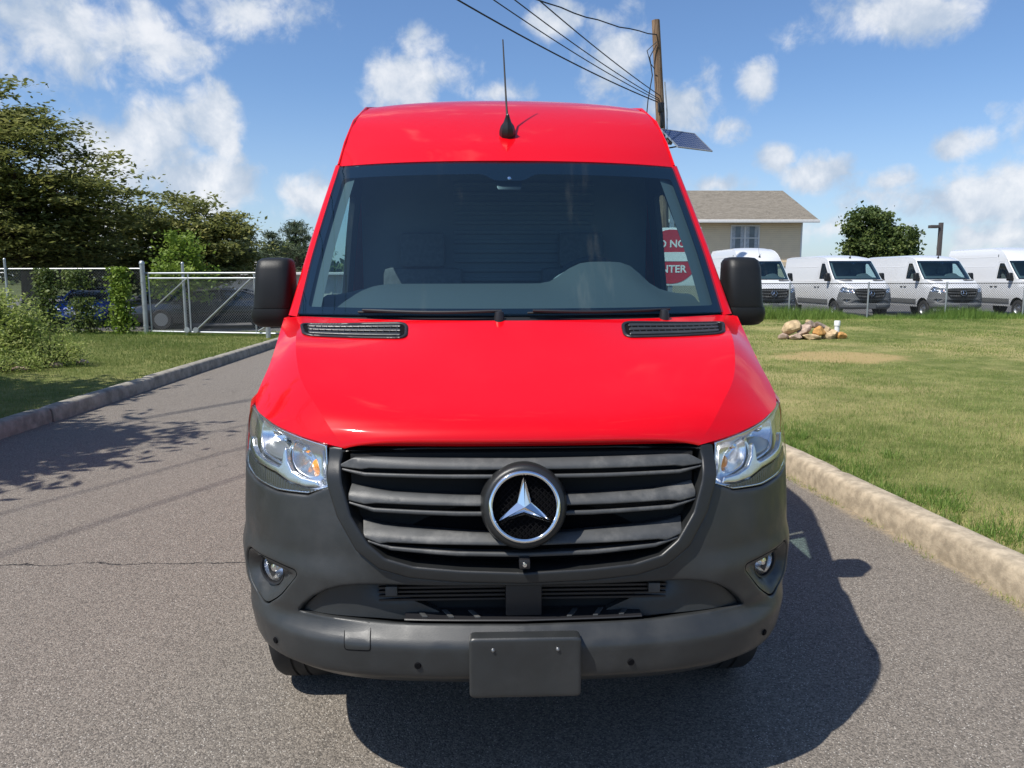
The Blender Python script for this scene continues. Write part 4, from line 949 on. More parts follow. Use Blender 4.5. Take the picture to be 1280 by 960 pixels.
def m_siding():
    m, t, out = new_mat('tan_siding'); p = t.node('ShaderNodeBsdfPrincipled'); t.l.new(p.outputs[0], out.inputs[0]); ob = t.node('ShaderNodeTexCoord').outputs['Object']
    sx = t.node('ShaderNodeSeparateXYZ'); t.put(sx.inputs[0], ob); f = t.math('FRACT', t.math('MULTIPLY', sx.outputs[2], 1/.125))
    c = t.mix(t.step(f, .0, .12), (.55,.42,.26,1), (.82,.66,.44,1)); c = t.mix(t.step(t.noise(ob,2,4),.3,.7,0,.12), c, (.40,.33,.23,1))
    t.put(p.inputs['Base Color'], c); p.inputs['Roughness'].default_value = .6
    b = t.node('ShaderNodeBump'); b.inputs['Distance'].default_value = .02; t.put(b.inputs['Height'], f); t.l.new(b.outputs[0], p.inputs['Normal']); return m
def m_shingle():
    m, t, out = new_mat('shingle_roof'); p = t.node('ShaderNodeBsdfPrincipled'); t.l.new(p.outputs[0], out.inputs[0]); ob = t.node('ShaderNodeTexCoord').outputs['Object']
    br = t.node('ShaderNodeTexBrick'); mp = t.node('ShaderNodeMapping'); t.put(mp.inputs[0], ob); mp.inputs['Rotation'].default_value = (radians(-58),0,0); t.put(br.inputs['Vector'], mp.outputs[0])
    br.inputs['Scale'].default_value = 1.0; br.inputs['Brick Width'].default_value = .32; br.inputs['Row Height'].default_value = .14; br.inputs['Mortar Size'].default_value = .008
    br.inputs['Color1'].default_value = (.20,.178,.145,1); br.inputs['Color2'].default_value = (.125,.112,.092,1); br.inputs['Mortar'].default_value = (.10,.08,.06,1)
    c = t.mix(t.step(t.noise(ob, 9, 5, .7), .35, .68, 0, .6), br.outputs[0], (.26,.235,.195,1)); c = t.mix(t.step(t.noise(ob, 5, 6, .8), .55, .7, 0, .7), c, (.085,.075,.06,1)); t.put(p.inputs['Base Color'], c); p.inputs['Roughness'].default_value = .95; p.inputs['Specular IOR Level'].default_value = .15; return m
M['siding'] = m_siding(); M['shingle'] = m_shingle()
M['trimw'] = pbr('white_trim', (.72,.70,.66), .5, var=.06); M['pane'] = pbr('window_pane', (.10,.13,.16), .05, spec=.6, var=.3, vscale=1.2)
M['curtain'] = pbr('net_curtain', (.45,.47,.48), .9, var=.2, vscale=9)
H = empty('house', (7.6, 46.6, -.12)); tag(H, 'tan sided house with brown shingle gable roof behind the white vans', 'house')
HWd, HD, EZ = 12.1, 11.0, 5.2
mb = MB(); mb.box((0,0,0),(HWd,HD,EZ)); mb.add([(.0,0,EZ),(.0,HD,EZ),(.0,HD/2,7.3),(HWd,0,EZ),(HWd,HD,EZ),(HWd,HD/2,7.3)],[(0,1,2),(3,4,5)]); wall = mb.build('wall', M['siding'], H)
mb = MB(); o = .75; e = EZ-.02; rz = 7.62; rx = -o
A_ = [(-o,-o,e),(HWd+o,-o,e),(HWd+o,HD+o,e),(-o,HD+o,e),(rx,HD/2,rz),(HWd-rx,HD/2,rz)]
mb.add(A_, [(0,1,5,4),(2,3,4,5),(3,2,1,0)]); roof = mb.build('roof', M['shingle'], H)
mb = MB(); mb.box((-o-.02,-o-.10,e-.17),(HWd+o+.02,-o-.003,e+.02)); mb.build('gutter', M['trimw'], H, bevel=.02)
mb = MB(); mb.box((HWd-.06,-.03,0),(HWd+.03,.06,EZ-.02)); mb.build('corner_trim', M['trimw'], H)
mb = MB(); mb.box((0,-.06,2.35),(HWd+.06,-.004,2.62)); mb.build('belt_trim', M['siding'], H)
for wx in (2.2, 7.55):
    fr = MB(); wz0, wz1 = 3.30, 4.92; ww = 1.85
    for a, b in (((wx,wz0),(wx+.09,wz1)),((wx+ww-.09,wz0),(wx+ww,wz1)),((wx+ww/2-.06,wz0),(wx+ww/2+.06,wz1)),((wx+.09,wz0),(wx+ww/2-.06,wz0+.09)),((wx+.09,wz1-.09),(wx+ww/2-.06,wz1)),((wx+ww/2+.06,wz0),(wx+ww-.09,wz0+.09)),((wx+ww/2+.06,wz1-.09),(wx+ww-.09,wz1)),
                 ((wx+.09,wz0+.78),(wx+ww/2-.06,wz0+.84)),((wx+ww/2+.06,wz0+.78),(wx+ww-.09,wz0+.84))):
        fr.box((a[0],-.07,a[1]),(b[0],-.004,b[1]))
    wf = fr.build('window', M['trimw'], H)
    for cx0 in (wx+.09, wx+ww/2+.06):
        for z0, z1 in ((wz0+.09,wz0+.78),(wz0+.84,wz1-.09)):
            b = MB(); b.box((cx0,-.03,z0),(cx0+ww/2-.15,-.003,z1)); b.build('pane', M['pane'], wf)
            for k in (0,):
                b = MB(); b.box((cx0+.02,-.036,z0),(cx0+.22,-.031,z1)); b.box((cx0+ww/2-.37,-.036,z0),(cx0+ww/2-.17,-.031,z1)); b.build('curtain', M['curtain'], wf)
tree('round_tree', 'round dark green tree standing behind the vans left of the lamp post', 'tree', (29.3,55.5,0), [(-1.1,0,5.4,1.35,1.2,1.15),(-.6,0,4.0,1.7,1.4,1.1),(1.45,0,4.1,1.25,1.2,1.25),(-2.35,0,5.2,.5,.5,.45),(-2.1,0,3.8,.6,.6,.6),(.1,0,5.6,.7,.7,.6),(2.2,0,3.2,.6,.7,.8),(.4,0,2.9,2.0,1.5,.8)], 430, 46, .25, M['leaf_mid'], .22, .2, (.5,.5,.4), .7, shell=.6, limbs=14)
M['bronze'] = pbr('bronze_lamp_paint', (.10,.085,.075), .5, .3)
LP = empty('lamp_post', (24.3,39.3,0)); tag(LP, 'brown lamp post with a box head to the left beyond the vans', 'lamp post')
mb = MB(); mb.box((-.09,-.09,0),(.09,.09,4.45)); mb.build('pole', M['bronze'], LP, bevel=.01)
mb = MB(); mb.box((-.62,-.16,4.16),(-.14,.16,4.32)); mb.build('lamp_head', M['bronze'], LP, bevel=.02)
mb = MB(); mb.box((-.14,-.04,4.20),(-.09,.04,4.28)); mb.build('arm', M['bronze'], LP)
# stones
M['st1'] = pbr('buff_stone', (.46,.34,.20), .9, var=.3, vscale=9, bump=1, bscale=25, spec=.2)
M['st2'] = pbr('orange_stone', (.50,.27,.09), .9, var=.3, vscale=9, bump=1, bscale=25, spec=.2)
M['st3'] = pbr('grey_brown_stone', (.24,.19,.15), .9, var=.35, vscale=9, bump=1, bscale=25, spec=.2)
M['st4'] = pbr('pale_pink_stone', (.42,.31,.24), .9, var=.3, vscale=9, bump=1, bscale=25, spec=.2)
def stone(name, label, loc, dim, mat, rz, ry, seed, group):
    from mathutils import noise
    bm = bmesh.new(); bmesh.ops.create_icosphere(bm, subdivisions=3, radius=1.0); rr = random.Random(seed)
    pl = [(Vector((rr.gauss(0,1), rr.gauss(0,1), rr.gauss(0,1))).normalized(), rr.uniform(.58,.86)) for _ in range(15)]
    for v in bm.verts:
        d = v.co.normalized(); r = 1.0
        for n_, k in pl:
            q = d.dot(n_)
            if q > 1e-3: r = min(r, k/q)
        r *= 1+.06*noise.noise(d*2.5+Vector((seed,0,0))); v.co = d*r*1.25
        v.co = Vector((v.co.x*dim[0]/2, v.co.y*dim[1]/2, v.co.z*dim[2]/2))
    me = bpy.data.meshes.new(name); bm.to_mesh(me); bm.free(); me.materials.append(mat); me.polygons.foreach_set('use_smooth', [True]*len(me.polygons)); me.set_sharp_from_angle(angle=radians(14))
    o = link(bpy.data.objects.new(name, me)); o.location = loc; o.rotation_euler = (0, radians(ry), rz); tag(o, label, 'stone', group); return o
SG = 'stones heaped on the right lawn'; sx0, sy0, sz0 = 7.08, 15.0, lawn_z(7.1, 15.0)
for dx_, dz_, dy_, dim, mt, ry, lab in (
  (-.42,.33,.02,(.44,.4,.36),'st1',-18,'large pale buff boulder on top of the left end of the stone heap'),
  (-.66,.09,-.05,(.30,.26,.20),'st4',0,'flat pinkish stone at the far left foot of the stone heap'),
  (-.36,.08,-.12,(.32,.25,.18),'st4',8,'small pale pink stone under the large buff boulder'),
  (-.10,.27,.0,(.50,.3,.24),'st4',-22,'long leaning pinkish stone right of the large buff boulder'),
  (.10,.07,-.15,(.50,.3,.17),'st1',3,'flat yellow stone lying in front at the foot of the heap'),
  (.16,.40,.16,(.36,.3,.22),'st3',10,'grey brown stone at the back top of the heap'),
  (.42,.36,.14,(.44,.3,.22),'st3',24,'dark brown stone sloping down to the right at the top of the heap'),
  (.30,.22,-.06,(.38,.3,.28),'st2',14,'bright orange stone in the middle of the heap'),
  (.60,.26,.10,(.34,.3,.20),'st1',20,'buff stone below the dark brown stone on the right of the heap'),
  (.66,.12,-.02,(.42,.34,.28),'st1',-8,'broad buff block at the right foot of the heap'),
  (.93,.09,-.02,(.30,.25,.26),'st2',0,'small orange brown stone in front of the white pipe'),
  (-.05,.10,.12,(.4,.3,.24),'st3',0,'shadowed brown stone under the leaning pinkish stone'),
  (.14,.46,.22,(.12,.14,.18),'st1',-30,'small pale chip wedged behind the leaning stone')):
    stone('stone', lab, (sx0+.82*dx_, sy0+dy_, sz0+.78*dz_), tuple(.84*q for q in dim), M[mt], random.uniform(0,.6), ry, int(abs(dx_*100))+int(dz_*77), SG)
M['pvc'] = pbr('white_pvc', (.80,.80,.78), .4)
mb = MB(); mb.lathe([(.055,0),(.055,.28),(.068,.28),(.068,.37),(.062,.39),(.001,.39)], 20); o = mb.build('pipe', M['pvc'], smooth=True, sharp=40); o.location = (7.93, 15.35, lawn_z(7.9,15.35)-.01); tag(o, 'white capped plastic pipe standing beside the stone heap', 'pipe')

# ================================================================ utility pole, wires, solar panel
def m_pole():
    m, t, out = new_mat('weathered_pole_wood'); p = t.node('ShaderNodeBsdfPrincipled'); t.l.new(p.outputs[0], out.inputs[0]); ob = t.node('ShaderNodeTexCoord').outputs['Object']
    mp = t.node('ShaderNodeMapping'); t.put(mp.inputs[0], ob); mp.inputs['Scale'].default_value = (9,9,.5); n = t.noise(mp.outputs[0], 2.5, 6, .65)
    c = t.mix(t.step(n,.3,.7), (.10,.055,.028,1), (.30,.20,.125,1)); t.put(p.inputs['Base Color'], c); p.inputs['Roughness'].default_value = .9
    b = t.node('ShaderNodeBump'); b.inputs['Distance'].default_value = .02; t.put(b.inputs['Height'], n); t.l.new(b.outputs[0], p.inputs['Normal']); return m
M['pole'] = m_pole(); M['cable'] = pbr('cable_rubber', (.012,.012,.014), .6)
UP = empty('utility_pole', (5.95,25.2,0)); tag(UP, 'brown wooden utility pole rising behind the red van roof', 'utility pole')
mb = MB(); mb.tube([(.25,0,-.2),(.1,0,4),(-.08,.05,7.2),(-.30,.09,10.25)], [.19,.175,.155,.135], 14); mb.build('pole', M['pole'], UP, smooth=True, sharp=60)
mb = MB(); mb.tube([(-.30,-.10,9.4),(-.52,-.12,9.0),(-.42,-.14,8.4),(-.55,-.14,7.6),(-.62,-.12,6.6)], .018, 6); mb.tube([(-.30,-.12,9.5),(-.62,-.14,9.2),(-.50,-.14,8.8),(-.34,-.14,8.6)], .016, 6); mb.build('drop_cable', M['cable'], UP, smooth=True)
mb = MB(); mb.obox((-.10,-.17,7.35), (.10,0,0), (0,.06,0), (0,0,.16)); mb.obox((-.06,-.17,6.95), (.06,0,0), (0,.05,0), (0,0,.25)); mb.build('splice_box', M['black'], UP, bevel=.02)
mb = MB(); mb.tube([(.15,-.13,6.0),(.12,-.13,7.2),(.02,-.10,8.2)], .022, 6); mb.build('conduit', M['galv'], UP, smooth=True)
def wire(A, B, sag, r, lab, wob=0.0):
    A, B = Vector(A), Vector(B); n = 60; pts = []
    for i in range(n+1):
        t = (i/n)**1.0; p = A.lerp(B, t); p.z -= 4*sag*t*(1-t)+wob*sin(i*1.9)*.02; pts.append(p-A)
    mb = MB(); mb.tube(pts, r, 6); o = mb.build('overhead_wire', M['cable'], smooth=True); o.location = A; tag(o, lab, 'wire', 'overhead wires tied to the wooden pole')
wire((5.80,25.2,7.55), (-19.9,-11.7,13.4), 1.8, .020, 'lowest and thickest overhead wire curving up to the left from the wooden pole')
wire((5.80,25.15,7.60), (-17.9,-13.0,13.5), 1.8, .014, 'second lowest overhead wire from the wooden pole')
wire((5.80,25.15,7.66), (-16.7,-13.7,13.6), 1.8, .014, 'third overhead wire, between the two other thin ones')
wire((5.85,25.15,7.75), (-15.6,-14.3,13.0), 1.5, .015, 'overhead wire just below the top cable, meeting the pole at the splice box')
wire((5.66,25.15,9.75), (-19.5,-11.8,13.0), 2.9, .020, 'twisted cable tied near the top of the wooden pole', 1.0)
def m_solar():
    m, t, out = new_mat('solar_cells'); p = t.node('ShaderNodeBsdfPrincipled'); t.l.new(p.outputs[0], out.inputs[0]); ob = t.node('ShaderNodeTexCoord').outputs['Object']
    br = t.node('ShaderNodeTexBrick'); t.put(br.inputs['Vector'], ob); br.offset = 0; br.inputs['Scale'].default_value = 1; br.inputs['Brick Width'].default_value = .16; br.inputs['Row Height'].default_value = .16; br.inputs['Mortar Size'].default_value = .004
    br.inputs['Color1'].default_value = (.015,.03,.09,1); br.inputs['Color2'].default_value = (.02,.036,.10,1); br.inputs['Mortar'].default_value = (.25,.28,.33,1)
    t.put(p.inputs['Base Color'], br.outputs[0]); p.inputs['Roughness'].default_value = .12; return m
M['solar'] = m_solar()
SP = empty('solar_panel', (6.72,24.9,6.25)); SP.scale = (.84,.84,.84); SP.rotation_euler = (radians(40), radians(0), radians(32)); tag(SP, 'tilted blue solar panel bracketed to the wooden pole beside the van roof', 'solar panel')
mb = MB(); mb.box((-.95,-.62,.0),(.95,.62,.012)); mb.build('solar_cells', M['solar'], SP)
mb = MB(); mb.box((-1.0,-.67,-.03),(1.0,-.622,.02)); mb.box((-1.0,.622,-.03),(1.0,.67,.02)); mb.box((-1.0,-.621,-.03),(-.952,.621,.02)); mb.box((.952,-.621,-.03),(1.0,.621,.02)); mb.build('panel_frame', M['galv'], SP)
mb = MB(); mb.tube([(-1.1,.1,-.62),(.55,0,-.10)], .03, 8); mb.tube([(-1.0,.1,-.12),(.8,.0,-.06)], .025, 8); mb.tube([(-.95,.1,-.62),(-.95,.1,-.05)], .03, 8); mb.obox((-.85,.05,-.18), (.12,0,0), (0,.12,0), (0,0,.08)); mb.build('bracket', M['bronze'], SP, smooth=True, sharp=40)

# ================================================================ DO NOT ENTER sign
M['signred'] = pbr('sign_red', (.50,.025,.03), .4); M['signwhite'] = pbr('sign_white', (.78,.78,.76), .4)
SG_ = empty('road_sign', (2.33,8.15,.1)); SG_.rotation_euler = (0,0,radians(-12)); tag(SG_, 'red and white DO NOT ENTER sign seen through the windows of the van', 'sign')
mb = MB(); mb.box((-.03,.012,-.2),(.03,.04,2.55)); mb.build('post', M['galv'], SG_)
mb = MB(); mb.box((-.38,.0,1.42),(.38,.008,2.18)); mb.build('sign_plate', M['signwhite'], SG_, bevel=.002)
mb = MB(); mb.lathe([(.001,.0),(.355,.0),(.355,-.003),(.001,-.003)], 64, Matrix.Translation((0,-.001,1.80)) @ Matrix.Rotation(radians(-90),4,'X')); mb.add([],[]); 
d = MB(); b0 = [(.355*cos(2*pi*i/64), -.004, 1.80+.355*sin(2*pi*i/64)) for i in range(64)]; d.add(b0+[(x, -.0005, z) for x, _, z in b0], [tuple(range(64))]+[(i, (i+1)%64, 64+(i+1)%64, 64+i) for i in range(64)]); d.build('red_disc', M['signred'], SG_)
mb = MB(); mb.box((-.28,-.008,1.74),(.28,-.0045,1.86)); mb.build('white_bar', M['signwhite'], SG_)
def text(body, size, loc, parent, mat, name):
    cu = bpy.data.curves.new(name, 'FONT'); cu.body = body; cu.size = size; cu.align_x = 'CENTER'; cu.align_y = 'CENTER'; cu.extrude = .0015; cu.offset = size*.022; cu.resolution_u = 3
    t = bpy.data.objects.new(name, cu); COL.objects.link(t); bpy.context.view_layer.update()
    me = bpy.data.meshes.new_from_object(t.evaluated_get(bpy.context.evaluated_depsgraph_get())); bpy.data.objects.remove(t); me.materials.clear(); me.materials.append(mat); me.name = name
    o = link(bpy.data.objects.new(name, me)); o.parent = parent; o.location = loc; o.rotation_euler = (radians(90),0,0); return o
text('DO NOT', .135, (0,-.0065,1.965), SG_, M['signwhite'], 'lettering'); text('ENTER', .135, (0,-.0065,1.635), SG_, M['signwhite'], 'lettering')

# ================================================================ left side: trees, shrubs, vines, cars, shed
tree('spreading_tree', 'big spreading dark tree with layered olive foliage at the left edge', 'tree', (-15.6,24.6,0), [(-2.5,0,6.6,3.2,2.6,2.1),(-4.0,-.5,7.9,1.7,1.8,1.4),(.9,-.3,5.3,2.3,2.2,1.5),(2.2,0,4.2,1.7,1.8,1.2),(-1.0,-.6,3.4,3.2,2.4,1.4),(-4.5,-.6,4.2,2.6,2.4,2.2),(1.2,0,2.9,2.0,1.6,1.0),(.2,.2,6.6,1.3,1.3,.6)], 900, 80, .19, M['leaf_olive'], .34, .62, (1.0,.55,.15), .42, shell=.35, limbs=40, trunk_top=5.2)
tree('leafy_tree', 'olive brown leafy tree between the spreading tree and the pines', 'tree', (-11.9,28.6,0), [(0,0,3.6,1.8,1.5,1.2),(1.4,0,2.8,1.5,1.5,1.1),(-1.2,0,3.0,1.6,1.5,1.3),(.2,0,2.0,2.2,1.5,.9),(1.9,0,3.6,.7,.7,.6)], 420, 70, .19, M['leaf_olive'], .2, .5, (.7,.5,.16), .45, shell=.4, limbs=24)
tree('leafy_tree', 'dark leafy tree filling the shade behind the vine covered fence', 'tree', (-20.5,29.5,0), [(0,0,3.4,4.5,1.8,2.0),(-4,0,5.6,3.5,1.8,2.4),(3.8,0,3.0,2.6,1.8,1.5)], 420, 46, .22, M['leaf_dark'], .3, .4, (.7,.6,.3), .5, shell=.3, limbs=16)
tree('leafy_tree', 'dark leafy tree low behind the gate', 'tree', (-17.5,31.5,0), [(0,0,2.2,3.0,1.4,1.2),(3,0,1.8,2.0,1.3,.9)], 200, 44, .2, M['leaf_dark'], .2, .4, (.6,.5,.25), .5, shell=.3, limbs=12)
tree('sapling', 'bright green sapling with large leaves behind the gate', 'tree', (-9.35,21.6,0), [(0,0,2.1,.75,.7,.75),(-.4,0,1.5,.6,.6,.6),(.45,0,1.6,.6,.6,.7),(0,0,2.65,.4,.4,.35)], 110, 34, .12, M['leaf_bright'], .05, .25, (.28,.28,.2), .55, shell=.4, limbs=16)
def pine(label, base, H_, Rr, seed):
    R = empty('pine_tree', base); tag(R, label, 'tree', 'pines beyond the gate'); rr = np.random.default_rng(seed); pts = []; mb = MB(); mb.tube([(0,0,-.1),(.05,0,H_*.5),(0,0,H_)], [.16,.11,.03], 8)
    z = H_*.28
    while z < H_*.99:
        k = rr.integers(3,6); L = Rr*(1-(z/H_)**1.6)*rr.uniform(.7,1.25)+.25
        for a in rr.uniform(0, 2*pi, k):
            l = L*rr.uniform(.6,1.15); e = np.array([cos(a)*l, sin(a)*l, z+.22*l]); mb.tube([(0,0,z),tuple(e*.5+np.array([0,0,z*.5-.06])),tuple(e)], [.05,.035,.012], 5)
            for t in np.arange(.35, 1.02, .13):
                c = np.array([cos(a)*l*t, sin(a)*l*t, z+.22*l*t*t]); pts.append(np.concatenate([c+rr.normal(0,.14,(26,3))*np.array([1.3,1.3,.7]), np.full((26,1), rr.normal(.45,.2))],1))
        z += rr.uniform(.25,.5)
    A = np.concatenate(pts); poly_mesh('crown', leaves(A[:,:3], .24, .15, .16), 4, np.clip(A[:,3]+RNG.normal(0,.1,len(A)),0,1), M['leaf_pine'], R); mb.build('trunk', M['bark'], R, smooth=True)
pine('blue green pine with a pointed top left of the side mirror', (-12.9,38,0), 4.75, 1.7, 3)
pine('open branched pine just left of the red van pillar', (-10.0,38.4,0), 4.5, 2.1, 5)
pine('small pine between the two taller pines', (-11.6,40,0), 3.9, 1.3, 8)
# tree outside the frame on the left whose shade falls on the lane
tree('shade_tree', 'broad tree at the left edge of the lawn shading the lane', 'tree', (-9.9,2.6,.1), [(0,0,4.6,2.6,2.2,1.0),(1.6,.6,4.1,2.0,.9,.4),(1.3,-.2,4.5,1.7,.6,.3),(1.3,1.3,5.0,1.9,.7,.35),(-.5,0,6.2,1.8,1.8,1.0),(-.3,.3,3.2,2.3,2.0,.6),(.0,3.5,4.7,2.2,1.2,.6)], 760, 110, .22, M['leaf_olive'], .2, .7, (1.0,.35,.10), .42, shell=.2, limbs=26)
# shrubs in the weed bed
def shrub(name, label, base, blobs, ncl, nl, size, mat, group=None, cat='shrub', spray=(.14,.14,.16)):
    R = empty(name, base); tag(R, label, cat, group); cl = np.concatenate([ell_points(max(2,int(ncl/len(blobs))), .45)*np.array(b[3:])+np.array(b[:3]) for b in blobs]); cl = cl[cl[:,2] > .03]
    tn = RNG.normal(.5,.2,len(cl)); k = nl; C = (cl[:,None,:]+RNG.normal(0,.6,(len(cl),k,3))*np.array(spray)).reshape(-1,3); t = np.clip(np.repeat(tn,k)+RNG.normal(0,.12,len(C)),0,1)
    poly_mesh('foliage', leaves(C, size, .2, .4), 4, t, mat, R); mb = MB()
    for e in cl[::max(1,len(cl)//26)]: mb.tube([(e[0]*.35,e[1]*.35,0),(e[0]*.7,e[1]*.7,e[2]*.6),tuple(e)], [.012,.008,.004], 4)
    mb.build('stem', M['bark'], R, smooth=True)
zl = lawn_zl(-8, 11)
shrub('weed_bush', 'tall pale green weed bush at the left edge of the lawn', (-8.45,11.2,zl), [(-.35,0,.95,.45,.4,.42),(.2,0,.75,.5,.45,.45),(-.7,.1,.7,.5,.45,.6),(.1,-.2,.4,.6,.5,.35)], 200, 60, .075, M['leaf_weed'], 'weeds in the left bed')
shrub('weed_bush', 'lower weed bush trailing towards the two flat stones', (-7.72,11.3,zl), [(0,0,.42,.42,.4,.40),(.35,-.1,.22,.35,.3,.2),(-.2,-.4,.2,.4,.3,.2)], 85, 40, .06, M['leaf_weed'], 'weeds in the left bed')
shrub('ground_weeds', 'ground hugging weeds in front of the tall weed bush', (-8.3,10.3,zl), [(0,0,.12,.75,.4,.14),(.6,.2,.12,.4,.3,.12)], 70, 36, .05, M['leaf_weed'], 'weeds in the left bed')
for x, y, s, sd, lab in ((-7.32,11.6,.26,61,'flat grey stone at the right end of the weed bed, nearest the lawn'),(-7.45,11.1,.22,62,'small grey stone lying in front of the flat one by the weed bed'),(-7.75,10.6,.24,63,'low pale stone at the front edge of the weed bed')):
    stone('stone', lab, (x,y,zl+.03), (s,s*.7,.11), M['st4'], .4, 4, sd, 'stones edging the weed bed')
# vines on the fence
def vine(label, x0, x1, h0, h1, n, mat, size, y=18.47):
    R = empty('vine', ((x0+x1)/2, y, .12)); tag(R, label, 'vine', 'vines climbing the left fence'); hw = (x1-x0)/2
    z = RNG.uniform(0, 1, n)**.85*(h1-h0)+h0; x = RNG.normal(0, .45, n)*hw*(1-.35*(z/h1)); tn = .5+.25*np.sin(x*9)*np.sin(z*7)
    C = np.stack([x, RNG.normal(-.03,.09,n), z],1); poly_mesh('foliage', leaves(C, size, .15, .7), 4, np.clip(tn+RNG.normal(0,.15,n),0,1), mat, R)
    mb = MB()
    for k in range(7): xx = RNG.uniform(-hw*.5,hw*.5); mb.tube([(xx,0,0),(xx+RNG.normal(0,.08),-.02,h1*.4),(xx+RNG.normal(0,.15),.02,h1*.85)], [.012,.009,.004], 4)
    mb.build('stem', M['bark'], R, smooth=True)
vine('pale green vine climbing the fence beside the left gate post', -10.15, -9.35, 0, 1.78, 2300, M['leaf_bright'], .085)
vine('dark vine on the fence right of the weed bush', -12.1, -11.2, 0, 1.75, 2200, M['leaf_mid'], .08)
vine('thin dark vine low along the fence between the two tall vines', -11.3, -10.1, 0, 1.0, 1700, M['leaf_mid'], .075)
vine('ragged vine trailing along the top rail of the left fence', -11.6, -10.2, 1.2, 1.72, 600, M['leaf_mid'], .08)

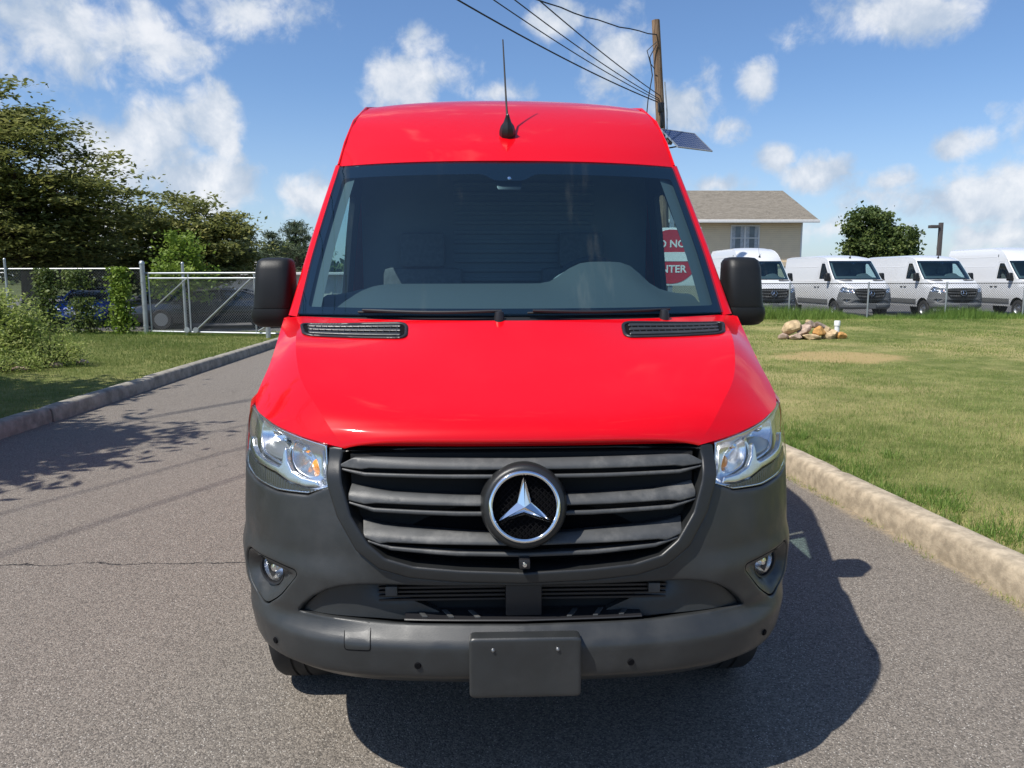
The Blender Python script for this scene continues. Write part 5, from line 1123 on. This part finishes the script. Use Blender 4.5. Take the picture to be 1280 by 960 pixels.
# parked cars and the shed behind the gate
M['carglass'] = pbr('car_glass', (.01,.013,.016), .04, spec=.7); M['navy'] = pbr('charcoal_paint', (.022,.025,.030), .25, 0, 1); M['blue'] = pbr('blue_paint', (.01,.08,.42), .25, 0, 1); M['blackp'] = pbr('black_paint', (.012,.012,.014), .25, 0, 1); M['silver'] = pbr('silver_paint', (.38,.39,.40), .3, .5, 1)
def car(label, loc, rz, mat, L=4.6, Wd=1.8, H_=1.35):
    R = empty('parked_car', loc, rz); tag(R, label, 'car', 'cars in the yard behind the fence')
    prof = [(-L/2,.36,.60),(-L/2+.10,.26,.74),(-L*.40,.22,.82),(-L*.22,.20,.90),(-L*.05,.19,.93),(L*.15,.19,.95),(L*.33,.20,.98),(L*.44,.24,.96),(L/2-.06,.30,.88),(L/2,.38,.72)]
    def row(x, zb, zt, hw): return [(x, s*hw*q, zb+(zt-zb)*t) for s, q, t in ((-1,.90,0),(-1,1,.25),(-1,1,.6),(-1,.93,.93),(-1,.75,1),(1,.75,1),(1,.93,.93),(1,1,.6),(1,1,.25),(1,.90,0))]
    mb = MB(); rows = [row(x, zb, zt, Wd/2*(.86 if i in (0,9) else .96 if i in (1,8) else 1)) for i,(x,zb,zt) in enumerate(prof)]; mb.grid(rows, True)
    for r in (rows[0], rows[-1]): b = len(mb.v); mb.v += r; mb.f.append(tuple(range(b, b+10)))
    mb.build('body', mat, R, smooth=True, sharp=45)
    gp_ = [(-L*.24,.90,.74,.02),(-L*.10,H_-.05,.60,.0),(L*.03,H_,.60,0),(L*.18,H_-.05,.59,0),(L*.34,.97,.72,0)]
    mb = MB(); mb.grid([[(x, -hw*Wd/1.8*1.1, .90), (x, -hw*Wd/1.8, z), (x, hw*Wd/1.8, z), (x, hw*Wd/1.8*1.1, .90)] for x, z, hw, _ in gp_]); mb.build('windows', M['carglass'], R, smooth=True, sharp=30)
    mb = MB(); mb.grid([[(x, -hw*Wd/1.8*.98, z+.012), (x, 0, z+.035), (x, hw*Wd/1.8*.98, z+.012)] for x, z, hw, _ in gp_[1:4]]); mb.build('roof', mat, R, smooth=True)
    for s in (-1,1):
        mb = MB()
        for i in range(4): a, b = gp_[i], gp_[i+1]; mb.tube([(a[0], s*a[2]*Wd/1.8*1.01, a[1]), (b[0], s*b[2]*Wd/1.8*1.01, b[1])], .035, 5)
        mb.tube([(L*.04, s*.60*Wd/1.8*1.02, H_), (L*.05, s*.66*Wd/1.8*1.04, .92)], .04, 5); mb.build('window_frame', mat, R, smooth=True)
        for x in (-L*.31, L*.30):
            T = Matrix.Translation((x, s*(Wd/2-.10), .32)) @ Matrix.Rotation(radians(90),4,'X'); mb = MB(); mb.lathe([(.001,-.11),(.30,-.11),(.325,-.08),(.325,.08),(.30,.11),(.001,.11)], 24, T); wl = mb.build('wheel', M['rubber'], R, smooth=True, sharp=40)
            mb = MB(); mb.lathe([(.001,.115),(.20,.115),(.21,.10),(.21,-.10),(.20,-.115),(.001,-.115)], 18, T); mb.build('rim', M['steel'], wl, smooth=True, sharp=40)
        mb = MB(); mb.obox((-L/2+.10, s*Wd*.36, .66), (.07,0,0), (0,.17,0), (0,0,.055)); mb.build('headlight', M['refl'], R, bevel=.02)
        mb = MB(); mb.obox((-L*.15, s*Wd*.55, .96), (.08,0,0), (0,.09,0), (0,0,.06)); mb.build('wing_mirror', mat, R, bevel=.02)
    mb = MB(); mb.box((-L/2-.02,-.26,.44),(-L/2+.03,.26,.55)); mb.build('number_plate', M['signwhite'], R)
    return R
car('charcoal saloon car parked side on behind the gate', (-8.95,23.4,0), radians(8), M['navy'], 4.9, 1.85, 1.26)
car('blue car showing between the dark vines behind the fence', (-13.9,25.6,0), radians(97), M['blue'], 4.4, 1.75, 1.3)
car('black car in the shade right behind the two vines', (-11.2,26.0,0), radians(80), M['blackp'], 4.6, 1.8, 1.4)
car('silver car in the shade at the far left behind the fence', (-20.2,24.4,0), radians(85), M['silver'], 4.6, 1.8, 1.4)
M['shedwall'] = pbr('cream_metal_wall', (.60,.57,.49), .6, var=.06, vscale=2)
SH = empty('shed', (-16.2,36.5,0)); tag(SH, 'long low cream building with a white roof vent behind the gate', 'shed')
mb = MB(); mb.box((0,0,0),(16,6,1.72)); mb.build('wall', M['shedwall'], SH)
for k in range(16):
    b = MB(); b.box((.3+k*1.0,-.035,0),(.36+k*1.0,-.003,1.6)); b.build('wall_rib', M['shedwall'], SH)
mb = MB(); mb.box((-.3,-.35,1.725),(16.3,6.3,1.86)); mb.build('roof', M['trimw'], SH, bevel=.02)
mb = MB(); mb.lathe([(.12,1.86),(.12,2.05),(.19,2.05),(.19,2.32),(.12,2.40),(.001,2.40)], 16, Matrix.Translation((4.5,1.0,0))); mb.build('roof_vent', M['trimw'], SH, smooth=True, sharp=40)
# far tree line closing the horizon
def treeline(name, x0, x1, y, hgt, n, seed):
    rr = np.random.default_rng(seed); x = rr.uniform(x0, x1, n); top = hgt*(.75+.25*np.sin(x*.11+seed)+.18*np.sin(x*.37)+.1*np.sin(x*.9)); z = top*rr.random(n)**.6; C = np.stack([x, y+rr.normal(0,4,n), z],1)
    tag(poly_mesh(name, leaves(C, 1.5, .1, .8), 4, np.clip(rr.normal(.4,.22,n)+.15*np.sin(x*.5),0,1), M['leaf_mid']), kind='stuff')
treeline('far_woods', -260, -20, 190, 9, 16000, 1); treeline('far_woods', -20, 300, 230, 6.5, 16000, 2)
